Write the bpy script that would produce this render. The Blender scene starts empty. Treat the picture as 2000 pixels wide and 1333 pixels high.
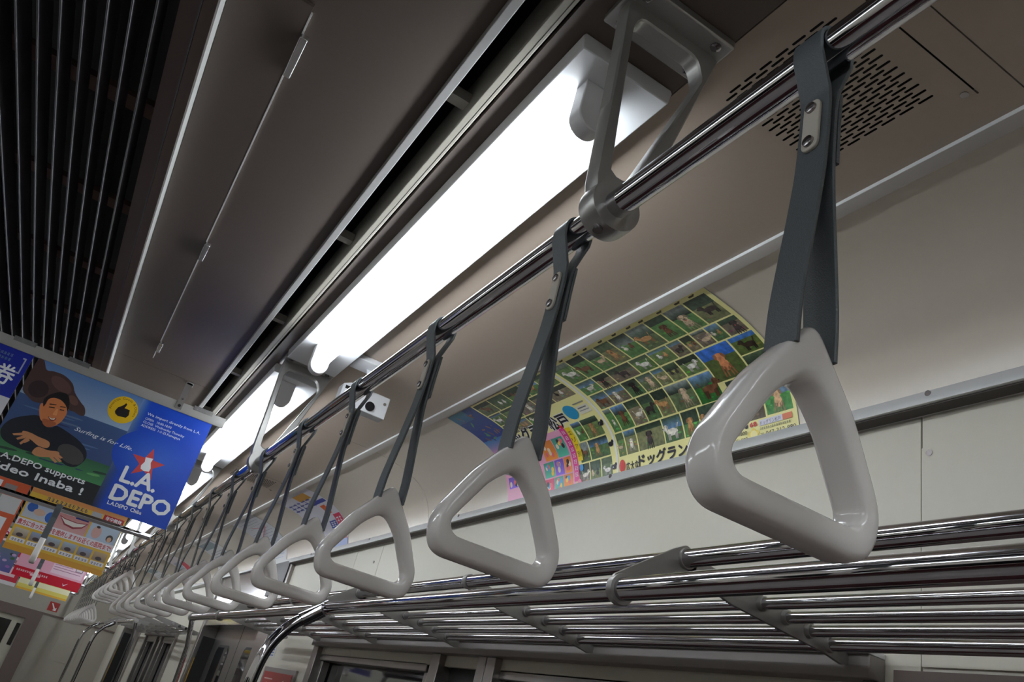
import bpy, math, random
from mathutils import Vector, Matrix
random.seed(7)
S = bpy.context.scene
COL = S.collection
Z0 = 1.5                                   # eye height; all z below are measured from eye level
# ------------------------------------------------------------------ camera, world, exposure
cam = bpy.data.cameras.new('camera'); cam.lens = 28.0; cam.sensor_width = 36.0; cam.sensor_fit = 'HORIZONTAL'
cam.clip_start = 0.02; cam.clip_end = 100
co = bpy.data.objects.new('camera', cam); COL.objects.link(co)
RX = (0.83695558, -0.49596206, 0.23135901); RY = (0.41279738, 0.29455851, -0.86187795); RZ = (0.35931, 0.81685796, 0.45126423)
co.matrix_world = Matrix(((RX[0], -RY[0], -RZ[0], 0), (RX[1], -RY[1], -RZ[1], 0), (RX[2], -RY[2], -RZ[2], Z0), (0, 0, 0, 1)))
S.camera = co
W = bpy.data.worlds.new('night'); S.world = W; W.use_nodes = True
W.node_tree.nodes['Background'].inputs[0].default_value = (0.02, 0.022, 0.03, 1)
W.node_tree.nodes['Background'].inputs[1].default_value = 0.15
S.view_settings.view_transform = 'Standard'; S.view_settings.look = 'None'
S.view_settings.gamma = 1.0; S.view_settings.use_curve_mapping = False
S.view_settings.exposure = 0.0
TUBE_POWER = 21.0
# ------------------------------------------------------------------ materials
def lin(c):
    return tuple((v / 12.92 if v <= .04045 else ((v + .055) / 1.055) ** 2.4) for v in c)
def mat(name, col, rough=.5, metal=0., noise=0., scale=40., bump=0., bscale=200., emit=0., spec=.5, coat=0., stretch=None):
    m = bpy.data.materials.new(name); m.use_nodes = True
    nt = m.node_tree; b = nt.nodes['Principled BSDF']
    b.inputs['Base Color'].default_value = (*col, 1); b.inputs['Roughness'].default_value = rough; b.inputs['Metallic'].default_value = metal
    b.inputs['Specular IOR Level'].default_value = spec; b.inputs['Coat Weight'].default_value = coat
    if noise or bump:
        tc = nt.nodes.new('ShaderNodeTexCoord'); mp = nt.nodes.new('ShaderNodeMapping')
        nt.links.new(tc.outputs['Object'], mp.inputs[0])
        if stretch: mp.inputs['Scale'].default_value = stretch
    if noise:
        n = nt.nodes.new('ShaderNodeTexNoise'); n.inputs['Scale'].default_value = scale; n.inputs['Detail'].default_value = 4
        nt.links.new(mp.outputs[0], n.inputs['Vector'])
        r = nt.nodes.new('ShaderNodeMapRange'); r.inputs['To Min'].default_value = 1 - noise; r.inputs['To Max'].default_value = 1 + noise
        nt.links.new(n.outputs['Fac'], r.inputs['Value'])
        v = nt.nodes.new('ShaderNodeVectorMath'); v.operation = 'SCALE'; v.inputs[0].default_value = col
        nt.links.new(r.outputs[0], v.inputs['Scale']); nt.links.new(v.outputs[0], b.inputs['Base Color'])
    if bump:
        n = nt.nodes.new('ShaderNodeTexNoise'); n.inputs['Scale'].default_value = bscale; n.inputs['Detail'].default_value = 2
        nt.links.new(mp.outputs[0], n.inputs['Vector'])
        bp = nt.nodes.new('ShaderNodeBump'); bp.inputs['Strength'].default_value = bump; bp.inputs['Distance'].default_value = .001
        nt.links.new(n.outputs['Fac'], bp.inputs['Height']); nt.links.new(bp.outputs[0], b.inputs['Normal'])
    if emit:
        b.inputs['Emission Color'].default_value = (.90, .96, 1, 1); b.inputs['Emission Strength'].default_value = emit
    return m
def mat_print(name, mottle=0., scale=60., rough=.35):
    m = bpy.data.materials.new(name); m.use_nodes = True; nt = m.node_tree; b = nt.nodes['Principled BSDF']
    a = nt.nodes.new('ShaderNodeAttribute'); a.attribute_name = 'ink'
    b.inputs['Roughness'].default_value = rough; b.inputs['Specular IOR Level'].default_value = .4
    if mottle:
        tc = nt.nodes.new('ShaderNodeTexCoord'); n = nt.nodes.new('ShaderNodeTexNoise'); n.inputs['Scale'].default_value = scale; n.inputs['Detail'].default_value = 5
        nt.links.new(tc.outputs['Object'], n.inputs['Vector'])
        r = nt.nodes.new('ShaderNodeMapRange'); r.inputs['From Min'].default_value = .3; r.inputs['From Max'].default_value = .7
        r.inputs['To Min'].default_value = 1 - mottle; r.inputs['To Max'].default_value = 1 + mottle
        nt.links.new(n.outputs['Fac'], r.inputs['Value'])
        v = nt.nodes.new('ShaderNodeVectorMath'); v.operation = 'SCALE'
        nt.links.new(a.outputs['Color'], v.inputs[0]); nt.links.new(r.outputs[0], v.inputs['Scale']); nt.links.new(v.outputs[0], b.inputs['Base Color'])
    else:
        nt.links.new(a.outputs['Color'], b.inputs['Base Color'])
    return m
M = dict(
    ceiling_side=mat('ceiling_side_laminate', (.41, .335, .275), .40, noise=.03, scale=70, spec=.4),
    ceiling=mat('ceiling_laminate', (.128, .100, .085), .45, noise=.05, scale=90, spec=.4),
    cove=mat('cove_laminate', (.58, .52, .445), .26, noise=.03, scale=60, spec=.45),
    wall=mat('wall_laminate', (.64, .61, .525), .38, noise=.025, scale=60, spec=.4),
    alu=mat('painted_aluminium', (.60, .61, .62), .38, .35, noise=.03, scale=30),
    white_edge=mat('white_edge_strip', (.84, .84, .83), .4),
    slotbar=mat('slot_bar_cream', (.31, .29, .245), .4), sliplip=mat('slot_lip_paint', (.40, .395, .39), .45),
    trimw=mat('lit_side_white', (.84, .86, .88), .38),
    trimg=mat('grey_moulding', (.40, .37, .345), .42),
    cream=mat('cream_plastic', (.66, .63, .54), .4),
    steel=mat('brushed_stainless', (.33, .31, .295), .30, .9, noise=.10, scale=25, stretch=(1, 1, .06)),
    steel_soft=mat('satin_stainless', (.28, .255, .245), .45, .4, noise=.06, scale=25),
    header=mat('polished_stainless_header', (.50, .47, .49), .12, .95),
    chrome=mat('polished_chrome_pipe', (.50, .49, .515), .05, 1.),
    hanger=mat('cast_satin_metal', (.42, .415, .40), .36, .75, noise=.05, scale=50),
    bracket=mat('bracket_metal', (.36, .35, .335), .42, .7),
    belt=mat('grey_leather', (.10, .115, .125), .40, bump=.5, bscale=900, noise=.12, scale=500, spec=.55),
    clip=mat('clip_plastic', (.60, .56, .49), .38),
    screw=mat('screw_steel', (.32, .30, .31), .22, 1.),
    ring=mat('grey_white_plastic', (.86, .825, .80), .13, spec=.5, coat=.3),
    pan=mat('white_enamel', (.80, .82, .85), .30),
    socket=mat('socket_plastic', (.62, .61, .62), .35),
    tube=mat('glowing_tube', (.9, .9, .9), .4, emit=TUBE_POWER),
    void=mat('dark_cavity', (.012, .010, .010), .9),
    fin=mat('grille_fin', (.11, .11, .125), .34, .3),
    member=mat('grille_cross_member', (.17, .10, .085), .7),
    lip=mat('grille_lip', (.12, .078, .070), .45),
    floor=mat('floor_vinyl', (.36, .335, .315), .5, noise=.10, scale=30),
    glass=mat('night_glass', (.012, .012, .014), .04, spec=.8),
    gap=mat('underside_shade_brown', (.05, .038, .034), .6), rubber=mat('black_rubber', (.015, .015, .016), .6),
    moquette=mat('maroon_moquette', (.060, .013, .016), .85, noise=.3, scale=400, bump=.4, bscale=700),
    darkpanel=mat('dark_header_panel', (.030, .026, .038), .4),
    brown=mat('brown_frame', (.155, .115, .105), .5),
    endwall=mat('end_wall_laminate', (.40, .375, .32), .4, noise=.03, scale=20),
    doorleaf=mat('cream_door', (.50, .48, .40), .4),
    bar=mat('poster_rail_grey', (.30, .29, .275), .45),
    shiny=mat('bright_plate', (.55, .54, .54), .25, .9),
    white=mat('white_case', (.72, .73, .76), .35),
    lens=mat('lens_black', (.008, .008, .012), .08, spec=.7),
    paper=mat('white_paper', (.70, .70, .69), .45),
    red=mat('red_sign', (.42, .035, .03), .4),
    yellow=mat('yellow_tape', (.55, .30, .03), .5),
    ink=mat_print('printed_ink'), photo=mat_print('printed_photograph', .35, 90.),
)
# ------------------------------------------------------------------ mesh builder
class MB:
    def __init__(s): s.v = []; s.f = []
    def add(s, vs, fs):
        o = len(s.v); s.v += [tuple(p) for p in vs]; s.f += [tuple(i + o for i in f) for f in fs]; return s
    def box(s, x0, x1, y0, y1, z0, z1):
        return s.add([(x, y, z) for z in (z0, z1) for y in (y0, y1) for x in (x0, x1)],
                     [(0, 2, 3, 1), (4, 5, 7, 6), (0, 1, 5, 4), (2, 6, 7, 3), (0, 4, 6, 2), (1, 3, 7, 5)])
    def prism(s, poly, y0, y1, plane='xz'):
        n = len(poly)
        def P(a, b, c): return {'xz': (a, c, b), 'xy': (a, b, c), 'yz': (c, a, b)}[plane]
        vs = [P(a, b, y0) for a, b in poly] + [P(a, b, y1) for a, b in poly]
        fs = [tuple(range(n)), tuple(range(2 * n - 1, n - 1, -1))] + [(i, i + n, (i + 1) % n + n, (i + 1) % n) for i in range(n)]
        return s.add(vs, fs)
    def path(s, pts, r, n=20, cap=True):
        pts = [Vector(p) for p in pts]; rs = r if isinstance(r, (list, tuple)) else [r] * len(pts)
        T = [(pts[min(i + 1, len(pts) - 1)] - pts[max(i - 1, 0)]).normalized() for i in range(len(pts))]
        up = Vector((0, 0, 1)) if abs(T[0].z) < .9 else Vector((0, 1, 0))
        vs = []; 
        for p, t, rr in zip(pts, T, rs):
            a = up - t * up.dot(t); a.normalize(); up = a; b = t.cross(a)
            vs += [p + (a * math.cos(2 * math.pi * k / n) + b * math.sin(2 * math.pi * k / n)) * rr for k in range(n)]
        fs = [(i * n + k, i * n + (k + 1) % n, (i + 1) * n + (k + 1) % n, (i + 1) * n + k) for i in range(len(pts) - 1) for k in range(n)]
        if cap: fs += [tuple(range(n - 1, -1, -1)), tuple(range((len(pts) - 1) * n, len(pts) * n))]
        return s.add(vs, fs)
    def tube(s, p0, p1, r, n=20): return s.path([p0, p1], r, n)
    def collar(s, x, z, y0, y1, ri, ro, n=24):          # ring around a pipe along y
        vs = []
        for yy, rr in ((y0, ri), (y0, ro * .97), (y0 + (y1 - y0) * .2, ro), (y0 + (y1 - y0) * .8, ro), (y1, ro * .97), (y1, ri)):
            vs += [(x + rr * math.cos(2 * math.pi * k / n), yy, z + rr * math.sin(2 * math.pi * k / n)) for k in range(n)]
        fs = [(i * n + k, i * n + (k + 1) % n, ((i + 1) % 6) * n + (k + 1) % n, ((i + 1) % 6) * n + k) for i in range(6) for k in range(n)]
        return s.add(vs, fs)
    def loop(s, O, I, t, y, p=.55, nc=14, yscale=None):  # closed frame between outer and inner contour, depth t along y
        n = len(O); vs = []
        for i, ((ox, oz), (ix, iz)) in enumerate(zip(O, I)):
            cx, cz, hx, hz = (ox + ix) / 2, (oz + iz) / 2, (ox - ix) / 2, (oz - iz) / 2
            for k in range(nc):
                a = 2 * math.pi * k / nc; c, d = math.cos(a), math.sin(a)
                c = math.copysign(abs(c) ** p, c); d = math.copysign(abs(d) ** p, d)
                vs.append((cx + hx * c, y + t / 2 * d, cz + hz * c))
        fs = [(i * nc + k, i * nc + (k + 1) % nc, ((i + 1) % n) * nc + (k + 1) % nc, ((i + 1) % n) * nc + k) for i in range(n) for k in range(nc)]
        return s.add(vs, fs)
    def frame(s, O, I, t, y, ch=.0025):                # closed frame with a chamfered square section
        n = len(O); vs = []
        for (ox, oz), (ix, iz) in zip(O, I):
            L = math.hypot(ox - ix, oz - iz); e = ch / L
            for a, d in ((0, -.5 + ch / t), (0, .5 - ch / t), (e, .5), (1 - e, .5), (1, .5 - ch / t), (1, -.5 + ch / t), (1 - e, -.5), (e, -.5)):
                vs.append((ox + (ix - ox) * a, y + t * d, oz + (iz - oz) * a))
        return s.add(vs, [(i * 8 + k, i * 8 + (k + 1) % 8, ((i + 1) % n) * 8 + (k + 1) % 8, ((i + 1) % n) * 8 + k) for i in range(n) for k in range(8)])
    def ribbon(s, pts, w, th, y=0.):                    # strap: path in xz, width along y
        n = len(pts); vs = []
        for i, (x, z) in enumerate(pts):
            a = pts[max(i - 1, 0)]; b = pts[min(i + 1, n - 1)]; dx, dz = b[0] - a[0], b[1] - a[1]; L = math.hypot(dx, dz) or 1
            nx, nz = -dz / L * th / 2, dx / L * th / 2; c = th * .22
            for (sx, yy) in ((1, -w / 2 + c), (.4, -w / 2), (-.4, -w / 2), (-1, -w / 2 + c), (-1, w / 2 - c), (-.4, w / 2), (.4, w / 2), (1, w / 2 - c)):
                vs.append((x + nx * sx, y + yy, z + nz * sx))
        fs = [(i * 8 + k, i * 8 + (k + 1) % 8, (i + 1) * 8 + (k + 1) % 8, (i + 1) * 8 + k) for i in range(n - 1) for k in range(8)]
        fs += [tuple(range(7, -1, -1)), tuple(range((n - 1) * 8, n * 8))]
        return s.add(vs, fs)
    def build(s, name, m, parent=None, kind=None, bevel=0., smooth=True, origin=None):
        me = bpy.data.meshes.new(name)
        if parent is not None: ox, oy, oz = wloc(parent)
        elif origin: ox, oy, oz = origin[0], origin[1], origin[2] + Z0
        else:
            xs, ys, zs = zip(*s.v); ox, oy, oz = (min(xs) + max(xs)) / 2, (min(ys) + max(ys)) / 2, min(zs) + Z0
        me.from_pydata([(x - ox, y - oy, z + Z0 - oz) for x, y, z in s.v], [], s.f); me.update()
        import bmesh
        bm = bmesh.new(); bm.from_mesh(me); bmesh.ops.recalc_face_normals(bm, faces=bm.faces); bm.to_mesh(me); bm.free()
        if smooth:
            me.polygons.foreach_set('use_smooth', [True] * len(me.polygons)); me.set_sharp_from_angle(angle=math.radians(38))
        me.materials.append(m if isinstance(m, bpy.types.Material) else M[m])
        o = bpy.data.objects.new(name, me); COL.objects.link(o)
        if parent is not None: o.parent = parent
        else: o.location = (ox, oy, oz)
        if kind: o['kind'] = kind
        if bevel:
            b = o.modifiers.new('bevel', 'BEVEL'); b.width = bevel; b.segments = 2; b.limit_method = 'ANGLE'; b.angle_limit = math.radians(40)
        return o
def wloc(o):
    v = Vector(o.location); p = o.parent
    while p: v = v + p.location; p = p.parent
    return v.x, v.y, v.z
def tag(o, label, cat, group=None):
    o['label'] = label; o['category'] = cat
    if group: o['group'] = group
    return o
def root(name, loc, label=None, cat=None, group=None, kind=None):
    o = bpy.data.objects.new(name, None); COL.objects.link(o); o.location = (loc[0], loc[1], loc[2] + Z0); o.empty_display_size = .05
    if label: tag(o, label, cat, group)
    if kind: o['kind'] = kind
    return o
def copy_tree(o, parent=None):
    c = o.copy(); COL.objects.link(c)
    if parent is not None: c.parent = parent
    for ch in o.children: copy_tree(ch, c)
    return c
def dup(o, loc, label, group=None):
    c = copy_tree(o); c.location = (loc[0], loc[1], loc[2] + Z0); c['label'] = label
    if group: c['group'] = group
    return c
def B(*a): return MB().box(*a)
ORD = ['first', 'second', 'third', 'fourth', 'fifth', 'sixth', 'seventh', 'eighth', 'ninth', 'tenth', 'eleventh', 'twelfth', 'thirteenth', 'fourteenth',
       'fifteenth', 'sixteenth', 'seventeenth', 'eighteenth', 'nineteenth', 'twentieth', 'twenty-first', 'twenty-second', 'twenty-third', 'twenty-fourth']
# ------------------------------------------------------------------ layout constants
ZC = .905; YN, YF = -7.5, 14.5; XC = -.38
XR, ZR = .3626, .5713
mx = lambda x: 2 * XC - x
PITCH = 1.71
# cove profile (x, z) and arc-length map
PROF = [(.82, .905), (.85, .9035), (.885, .899), (.95, .889), (1.01, .8715), (1.06, .846), (1.10, .811), (1.125, .768), (1.14, .722), (1.145, .69)]
def catmull(P, n=8):
    Q = [tuple(2 * a - b for a, b in zip(P[0], P[1]))] + P + [tuple(2 * a - b for a, b in zip(P[-1], P[-2]))]; out = []
    for i in range(1, len(Q) - 2):
        for j in range(n):
            u = j / n; a, b, c, d = Q[i - 1:i + 3]
            out.append(tuple(.5 * (2 * b[k] + (-a[k] + c[k]) * u + (2 * a[k] - 5 * b[k] + 4 * c[k] - d[k]) * u * u + (-a[k] + 3 * b[k] - 3 * c[k] + d[k]) * u ** 3) for k in (0, 1)))
    return out + [P[-1]]
CV = catmull(PROF); CS = [0.]
for a, b in zip(CV, CV[1:]): CS.append(CS[-1] + math.dist(a, b))
CN = []
for i in range(len(CV)):
    a, b = CV[max(i - 1, 0)], CV[min(i + 1, len(CV) - 1)]; L = math.dist(a, b); CN.append(((b[1] - a[1]) / L, -(b[0] - a[0]) / L))
def cove(t):
    t = max(0, min(CS[-1] - 1e-6, t))
    for i in range(len(CS) - 1):
        if CS[i + 1] >= t:
            u = (t - CS[i]) / (CS[i + 1] - CS[i]); a, b = CV[i], CV[i + 1]
            dx, dz = b[0] - a[0], b[1] - a[1]; L = math.hypot(dx, dz)
            n0, n1 = CN[i], CN[i + 1]; nx, nz = n0[0] + (n1[0] - n0[0]) * u, n0[1] + (n1[1] - n0[1]) * u
            return a[0] + dx * u, a[1] + dz * u, nx, nz               # point and normal into the car
# ------------------------------------------------------------------ structure
B(mx(1.3), 1.3, YN, YF + .2, -1.55, -1.5).build('floor', 'floor', kind='structure')
roof = B(mx(1.3), 1.3, YN, YF + .2, 1.16, 1.2).build('trim_roof_cavity', 'void', kind='structure')
ceil = root('ceiling', (0, 0, ZC), kind='structure')
def cpanel(x0, x1, y0, y1, m='ceiling', name='ceiling_panel', z=ZC, th=.012):
    return B(x0, x1, y0, y1, z, z + th).build(name, m, ceil)
ja = [YN, -6.04, -3.03, -.03, 2.975, 5.98, 8.985, 11.99, YF]
for a, b in zip(ja, ja[1:]):
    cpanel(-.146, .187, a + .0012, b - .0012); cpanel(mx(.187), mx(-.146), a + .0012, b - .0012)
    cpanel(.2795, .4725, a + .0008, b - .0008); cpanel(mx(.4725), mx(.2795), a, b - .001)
jc = [YN, -7.08, -4.58, -2.08, .418, 2.92, 5.42, 7.92, 10.42, 12.92, YF]
for a, b in zip(jc, jc[1:]):
    gy = [g for g in (.585, 4.09, 7.6, 11.1) if a < g < b]
    if gy:      # panel with an opening for the grille cover
        g = gy[0]; x0, x1 = .4745, .822
        m = MB().box(x0, .497, a + .001, b - .001, ZC, ZC + .012).box(.763, x1, a + .001, b - .001, ZC, ZC + .012)
        m.box(.497, .763, a + .001, g - .126, ZC, ZC + .012).box(.497, .763, g + .136, b - .001, ZC, ZC + .012); m.build('ceiling_panel', 'ceiling_side', ceil)
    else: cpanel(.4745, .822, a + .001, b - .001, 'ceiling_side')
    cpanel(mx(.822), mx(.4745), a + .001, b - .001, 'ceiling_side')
# slot diffuser beside the lamps, right and mirrored left
for sgn, f in ((1, lambda x: x), (-1, mx)):
    def bx(x0, x1, y0, y1, z0, z1): 
        a, b = sorted((f(x0), f(x1))); return B(a, b, y0, y1, z0, z1)
    bx(.187, .1985, YN, YF, .9085, .916).build('slot_shadow_step', 'ceiling', ceil)
    bx(.198, .2135, YN, YF, .8945, .912).build('slot_lip', 'sliplip', ceil, bevel=.0015)
    ys = [YN, -5.87, -2.77, .33, 3.43, 6.53, 9.63, 12.73, YF]
    for a, b in zip(ys, ys[1:]):
        bar = bx(.2535, .2725, a + .001, b - .001, .899, .985).build('slot_bar', 'slotbar', ceil, bevel=.002)
        bx(.2662, .2668, a + .001, b - .001, .8984, .90).build('slot_bar_groove', 'void', bar)
    for k in range(-14, 24):
        bx(.2135, .2535, 1.015 + .583 * k - .012, 1.015 + .583 * k + .012, .925, .945).build('slot_spacer', 'slotbar', ceil)
        bx(.2725, .29, 1.045 + .583 * k - .008, 1.045 + .583 * k + .008, .925, .945).build('slot_spacer', 'slotbar', ceil)
# hinged access panel between grille and slot
ap = B(-.143, -.0265, .973, 2.862, .899, .905).build('access_panel', 'ceiling', ceil)
B(-.0265, -.0238, .99, 2.862, .8985, .905).build('panel_edge', 'white_edge', ap)
for y0, y1 in ((1.035, 1.14), (1.855, 1.95), (2.668, 2.757)):
    lt = B(-.0265, -.0135, y0, y1, .889, .9005).build('latch', 'shiny', ap, bevel=.002)
ap2 = B(mx(-.0265), mx(-.143), .973, 2.862, .899, .905).build('access_panel', 'ceiling', ceil)
# right wall -------------------------------------------------------------------
wr = root('wall_right', (1.15, 0, -1.5), kind='structure')
def cove_panel(y0, y1, sx=1):
    inner = [(x, z) for x, z in CV]; outer = [(x + .010, z + .010) for x, z in CV]
    poly = inner + outer[::-1]
    if sx < 0: poly = [(mx(x), z) for x, z in poly]
    n = len(CV); m = MB(); vs = []
    for yy in (y0, y1): vs += [(x, yy, z) for x, z in poly]
    N = len(poly); fs = [(i, (i + 1) % N, (i + 1) % N + N, i + N) for i in range(N)]
    for i in range(n - 1):
        fs += [(i, N - 1 - i, N - 2 - i, i + 1), (i + N, i + 1 + N, 2 * N - 2 - i, 2 * N - 1 - i)]
    return m.add(vs, fs)
jcv = [YN, -4.58, -2.08, .42, 2.922, 5.42, 7.92, 10.42, 12.92, YF]
for a, b in zip(jcv, jcv[1:]): cove_panel(a + .0015, b - .0015).build('cove_panel', 'cove', wr)
DOORS = [(5.12, 6.88), (11.3, 13.06)]
seams = [YN, -2.3, .14, .818, 3.376, 3.71, 4.80]
for a, b in zip(seams, seams[1:]): B(1.15, 1.165, a + .0017, b - .0017, .20 if b > .9 else -1.5, .70).build('wall_panel', 'wall', wr)
B(1.15, 1.165, .885, 3.83, -1.5, -.55).build('wall_panel', 'wall', wr); B(1.15, 1.165, .819, .875, -1.5, .2).build('wall_panel', 'wall', wr); B(1.15, 1.165, 3.85, 4.80, -1.5, .2).build('wall_panel', 'wall', wr)
B(1.147, 1.15, .14, .816, .26, .6155).build('cover_plate', 'wall', wr)
B(1.142, 1.15, -.6, .86, -.9, .2525).build('lower_wall_panel', 'brown', wr)
for a, b in ((6.98, 8.05), (10.25, 11.2), (13.16, YF)): B(1.15, 1.165, a, b, -1.5, .70).build('wall_panel', 'wall', wr)
B(1.15, 1.165, 8.05, 10.25, .2, .70).build('wall_panel', 'wall', wr); B(1.15, 1.165, 8.05, 10.25, -1.5, -.55).build('wall_panel', 'wall', wr)
for y, z in ((.802, .605), (3.44, .60), (3.44, .40)): MB().tube((1.146, y, z), (1.151, y, z), .006, 12).build('screw', 'screw', wr)
# mouldings
MB().prism([(.820, .9052), (.820, .8985), (.821, .8975), (.8435, .8945), (.846, .897), (.846, .9035)], YN, YF).build('trim_1', 'trimg', kind='structure')
B(.8192, .8202, YN, YF, .8982, .9050).build('lit_side_strip', 'trimw', COL.objects['trim_1'])  # lamp-facing side of the moulding, its brightness put in as a whiter colour
t2 = MB().prism([(1.109, .6777), (1.109, .689), (1.112, .701), (1.117, .703), (1.14, .706), (1.15, .70), (1.15, .676), (1.125, .6765)], YN, 4.80).build('trim_2', 'alu', kind='structure')
MB().prism([(1.109, .6777), (1.109, .689), (1.112, .701), (1.117, .703), (1.14, .706), (1.15, .70), (1.15, .676), (1.125, .6765)], 6.98, YF).build('trim_3', 'alu', kind='structure')
for i in range(-1, 5): MB().tube((1.1085, .778 + .9 * i, .6945), (1.112, .778 + .9 * i, .6945), .0055, 12).build('screw', 'screw', t2)
B(1.116, 1.143, YN, 4.80, .6745, .6775).build('underside_shade', 'gap', t2)  # dark strip on the moulding underside, its shade put into the colour
# windows
def window(name, y0, y1, splits):
    w = root(name, (1.15, (y0 + y1) / 2, -.55), kind='structure')
    B(1.112, 1.15, y0 + .005, y1 - .02, .232, .268).build('head_box', 'steel_soft', w, bevel=.002)
    B(1.106, 1.15, y0 + .005, y1 - .02, .268, .277).build('head_cap', 'alu', w, bevel=.001)
    for a, b, kind in splits:
        if kind == 'post': B(1.128, 1.19, a, b, -.55, .232).build('frame_post', 'steel', w, bevel=.002)
        elif kind == 'gap': B(1.175, 1.185, a, b, -.55, .232).build('dark_infill', 'rubber', w)
        else:
            B(1.20, 1.205, a, b, -.55, .232).build('pane', 'glass', w)
            B(1.15, 1.195, a, b, .178, .206).build('sash_rail', 'steel', w, bevel=.003)
            B(1.155, 1.20, a, b, -.55, -.50).build('sash_rail', 'steel', w, bevel=.003)
            for q in (a, b - .028): B(1.16, 1.195, q, q + .028, -.5, .178).build('sash_stile', 'steel', w, bevel=.003)
    return w
window('window_1', .875, 3.85, [(.875, .905, 'post'), (.905, 2.10, 'pane'), (2.10, 2.152, 'post'), (2.156, 2.205, 'post'), (2.205, 2.465, 'gap'), (2.465, 2.53, 'post'), (2.53, 2.60, 'gap'), (2.60, 3.765, 'pane'), (3.765, 3.84, 'post')])
window('window_2', 8.05, 10.25, [(8.05, 8.12, 'post'), (8.12, 8.9, 'pane'), (8.9, 9.0, 'post'), (9.0, 9.25, 'gap'), (9.25, 9.35, 'post'), (9.35, 10.18, 'pane'), (10.18, 10.25, 'post')])
# side doors
for i, (a, b) in enumerate(DOORS):
    d = root('door_%d' % (i + 1), (1.25, (a + b) / 2, -1.5), kind='structure')
    c = (a + b) / 2
    B(1.14, 1.30, a - .12, b + .12, .335, .70).build('door_header', 'header', d, bevel=.003)
    B(1.124, 1.14, a - .28, a + .06, .50, .699).build('header_end_panel', 'darkpanel', d)
    B(1.125, 1.15, a - .33, b + .10, .700, .712).build('header_ledge', 'alu', d)
    B(1.13, 1.28, a - .325, a - .22, -1.5, .70).build('jamb_cover', 'steel', d, bevel=.003)
    B(1.15, 1.28, a - .22, a, -1.5, .34).build('jamb', 'steel', d); B(1.13, 1.28, b + .02, b + .10, -1.5, .70).build('jamb', 'steel', d, bevel=.003)
    B(1.155, 1.27, b - .02, b + .02, -1.5, .26).build('edge_rubber', 'rubber', d); B(1.15, 1.16, b - .006, b + .004, -1.2, .1).build('warning_tape', 'yellow', d)
    for p, q in ((a, c - .004), (c + .004, b)):
        lf = B(1.25, 1.28, p, q, -1.5, .335).build('door_leaf', 'steel', d)
        m = (p + q) / 2; w = .21; r = .07; poly = []
        for cy, cz, a0 in ((m + w - r, .205 - r, 0), (m - w + r, .205 - r, 90), (m - w + r, -.55 + r, 180), (m + w - r, -.55 + r, 270)):
            poly += [(cy + r * math.cos(math.radians(a0 + k * 15)), cz + r * math.sin(math.radians(a0 + k * 15))) for k in range(7)]
        MB().prism(poly, 1.246, 1.25, 'yz').build('door_pane', 'glass', lf)
        MB().prism([(m + (y - m) * 1.06, -.17 + (z + .17) * 1.045) for y, z in poly], 1.248, 1.25, 'yz').build('pane_gasket', 'rubber', lf)
    B(1.249, 1.27, c - .004, c + .004, -1.5, .335).build('door_seal', 'rubber', d)
# left wall, plain mirrored shell
wl = root('wall_left', (mx(1.15), 0, -1.5), kind='structure')
for a, b in zip(jcv, jcv[1:]): cove_panel(a + .001, b - .001, -1).build('cove_panel', 'cove', wl)
B(mx(1.165), mx(1.15), YN, YF, .2, .70).build('wall_panel', 'wall', wl); B(mx(1.165), mx(1.15), YN, YF, -1.5, -.55).build('wall_panel', 'wall', wl)
for k in range(11):
    B(mx(1.165), mx(1.15), YN + k * 2.1, YN + k * 2.1 + .5, -.55, .2).build('wall_panel', 'wall', wl)
    if k < 10: B(mx(1.20), mx(1.195), YN + k * 2.1 + .5, YN + k * 2.1 + 2.1, -.55, .2).build('pane', 'glass', wl)
MB().prism([(mx(x), z) for x, z in [(.820, .9052), (.820, .8985), (.8435, .8945), (.846, .9035)]], YN, YF).build('trim_4', 'alu', kind='structure')
MB().prism([(mx(x), z) for x, z in [(1.109, .679), (1.109, .690), (1.115, .7015), (1.15, .706), (1.15, .676)]], YN, YF).build('trim_5', 'alu', kind='structure')
B(mx(1.3), 1.3, YN - .05, YN, -1.5, 1.2).build('wall_near', 'endwall', kind='structure')
# far end wall with gangway door
we = root('wall_end', (0, YF, -1.5), kind='structure')
B(.10, 1.3, YF, YF + .05, -1.5, .25).build('wall_panel', 'endwall', we); B(mx(1.3), -.86, YF, YF + .05, -1.5, .25).build('wall_panel', 'endwall', we)
B(mx(1.3), 1.3, YF, YF + .05, .25, 1.16).build('wall_panel', 'endwall', we)
B(.44, .775, YF - .006, YF, -.335, .075).build('service_panel', 'endwall', we, bevel=.003)
B(mx(1.15), 1.15, YF - .02, YF, .235, .256).build('lintel_strip', 'brown', we)
d3 = root('door_3', (XC, YF, -1.5), kind='structure')
B(-.10, .10, YF - .05, YF + .03, -1.5, .24).build('door_frame', 'brown', d3); B(-.86, -.66, YF - .05, YF + .03, -1.5, .24).build('door_frame', 'brown', d3)
B(-.66, -.10, YF - .05, YF + .03, .12, .24).build('door_frame', 'brown', d3)
lf = B(-.66, -.10, YF, YF + .03, -1.5, .12).build('door_leaf', 'doorleaf', d3)
B(-.60, -.255, YF - .006, YF, -.6, .045).build('door_pane', 'glass', lf); B(-.175, -.12, YF - .006, YF, -.28, .03).build('door_pane', 'glass', lf)
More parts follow.
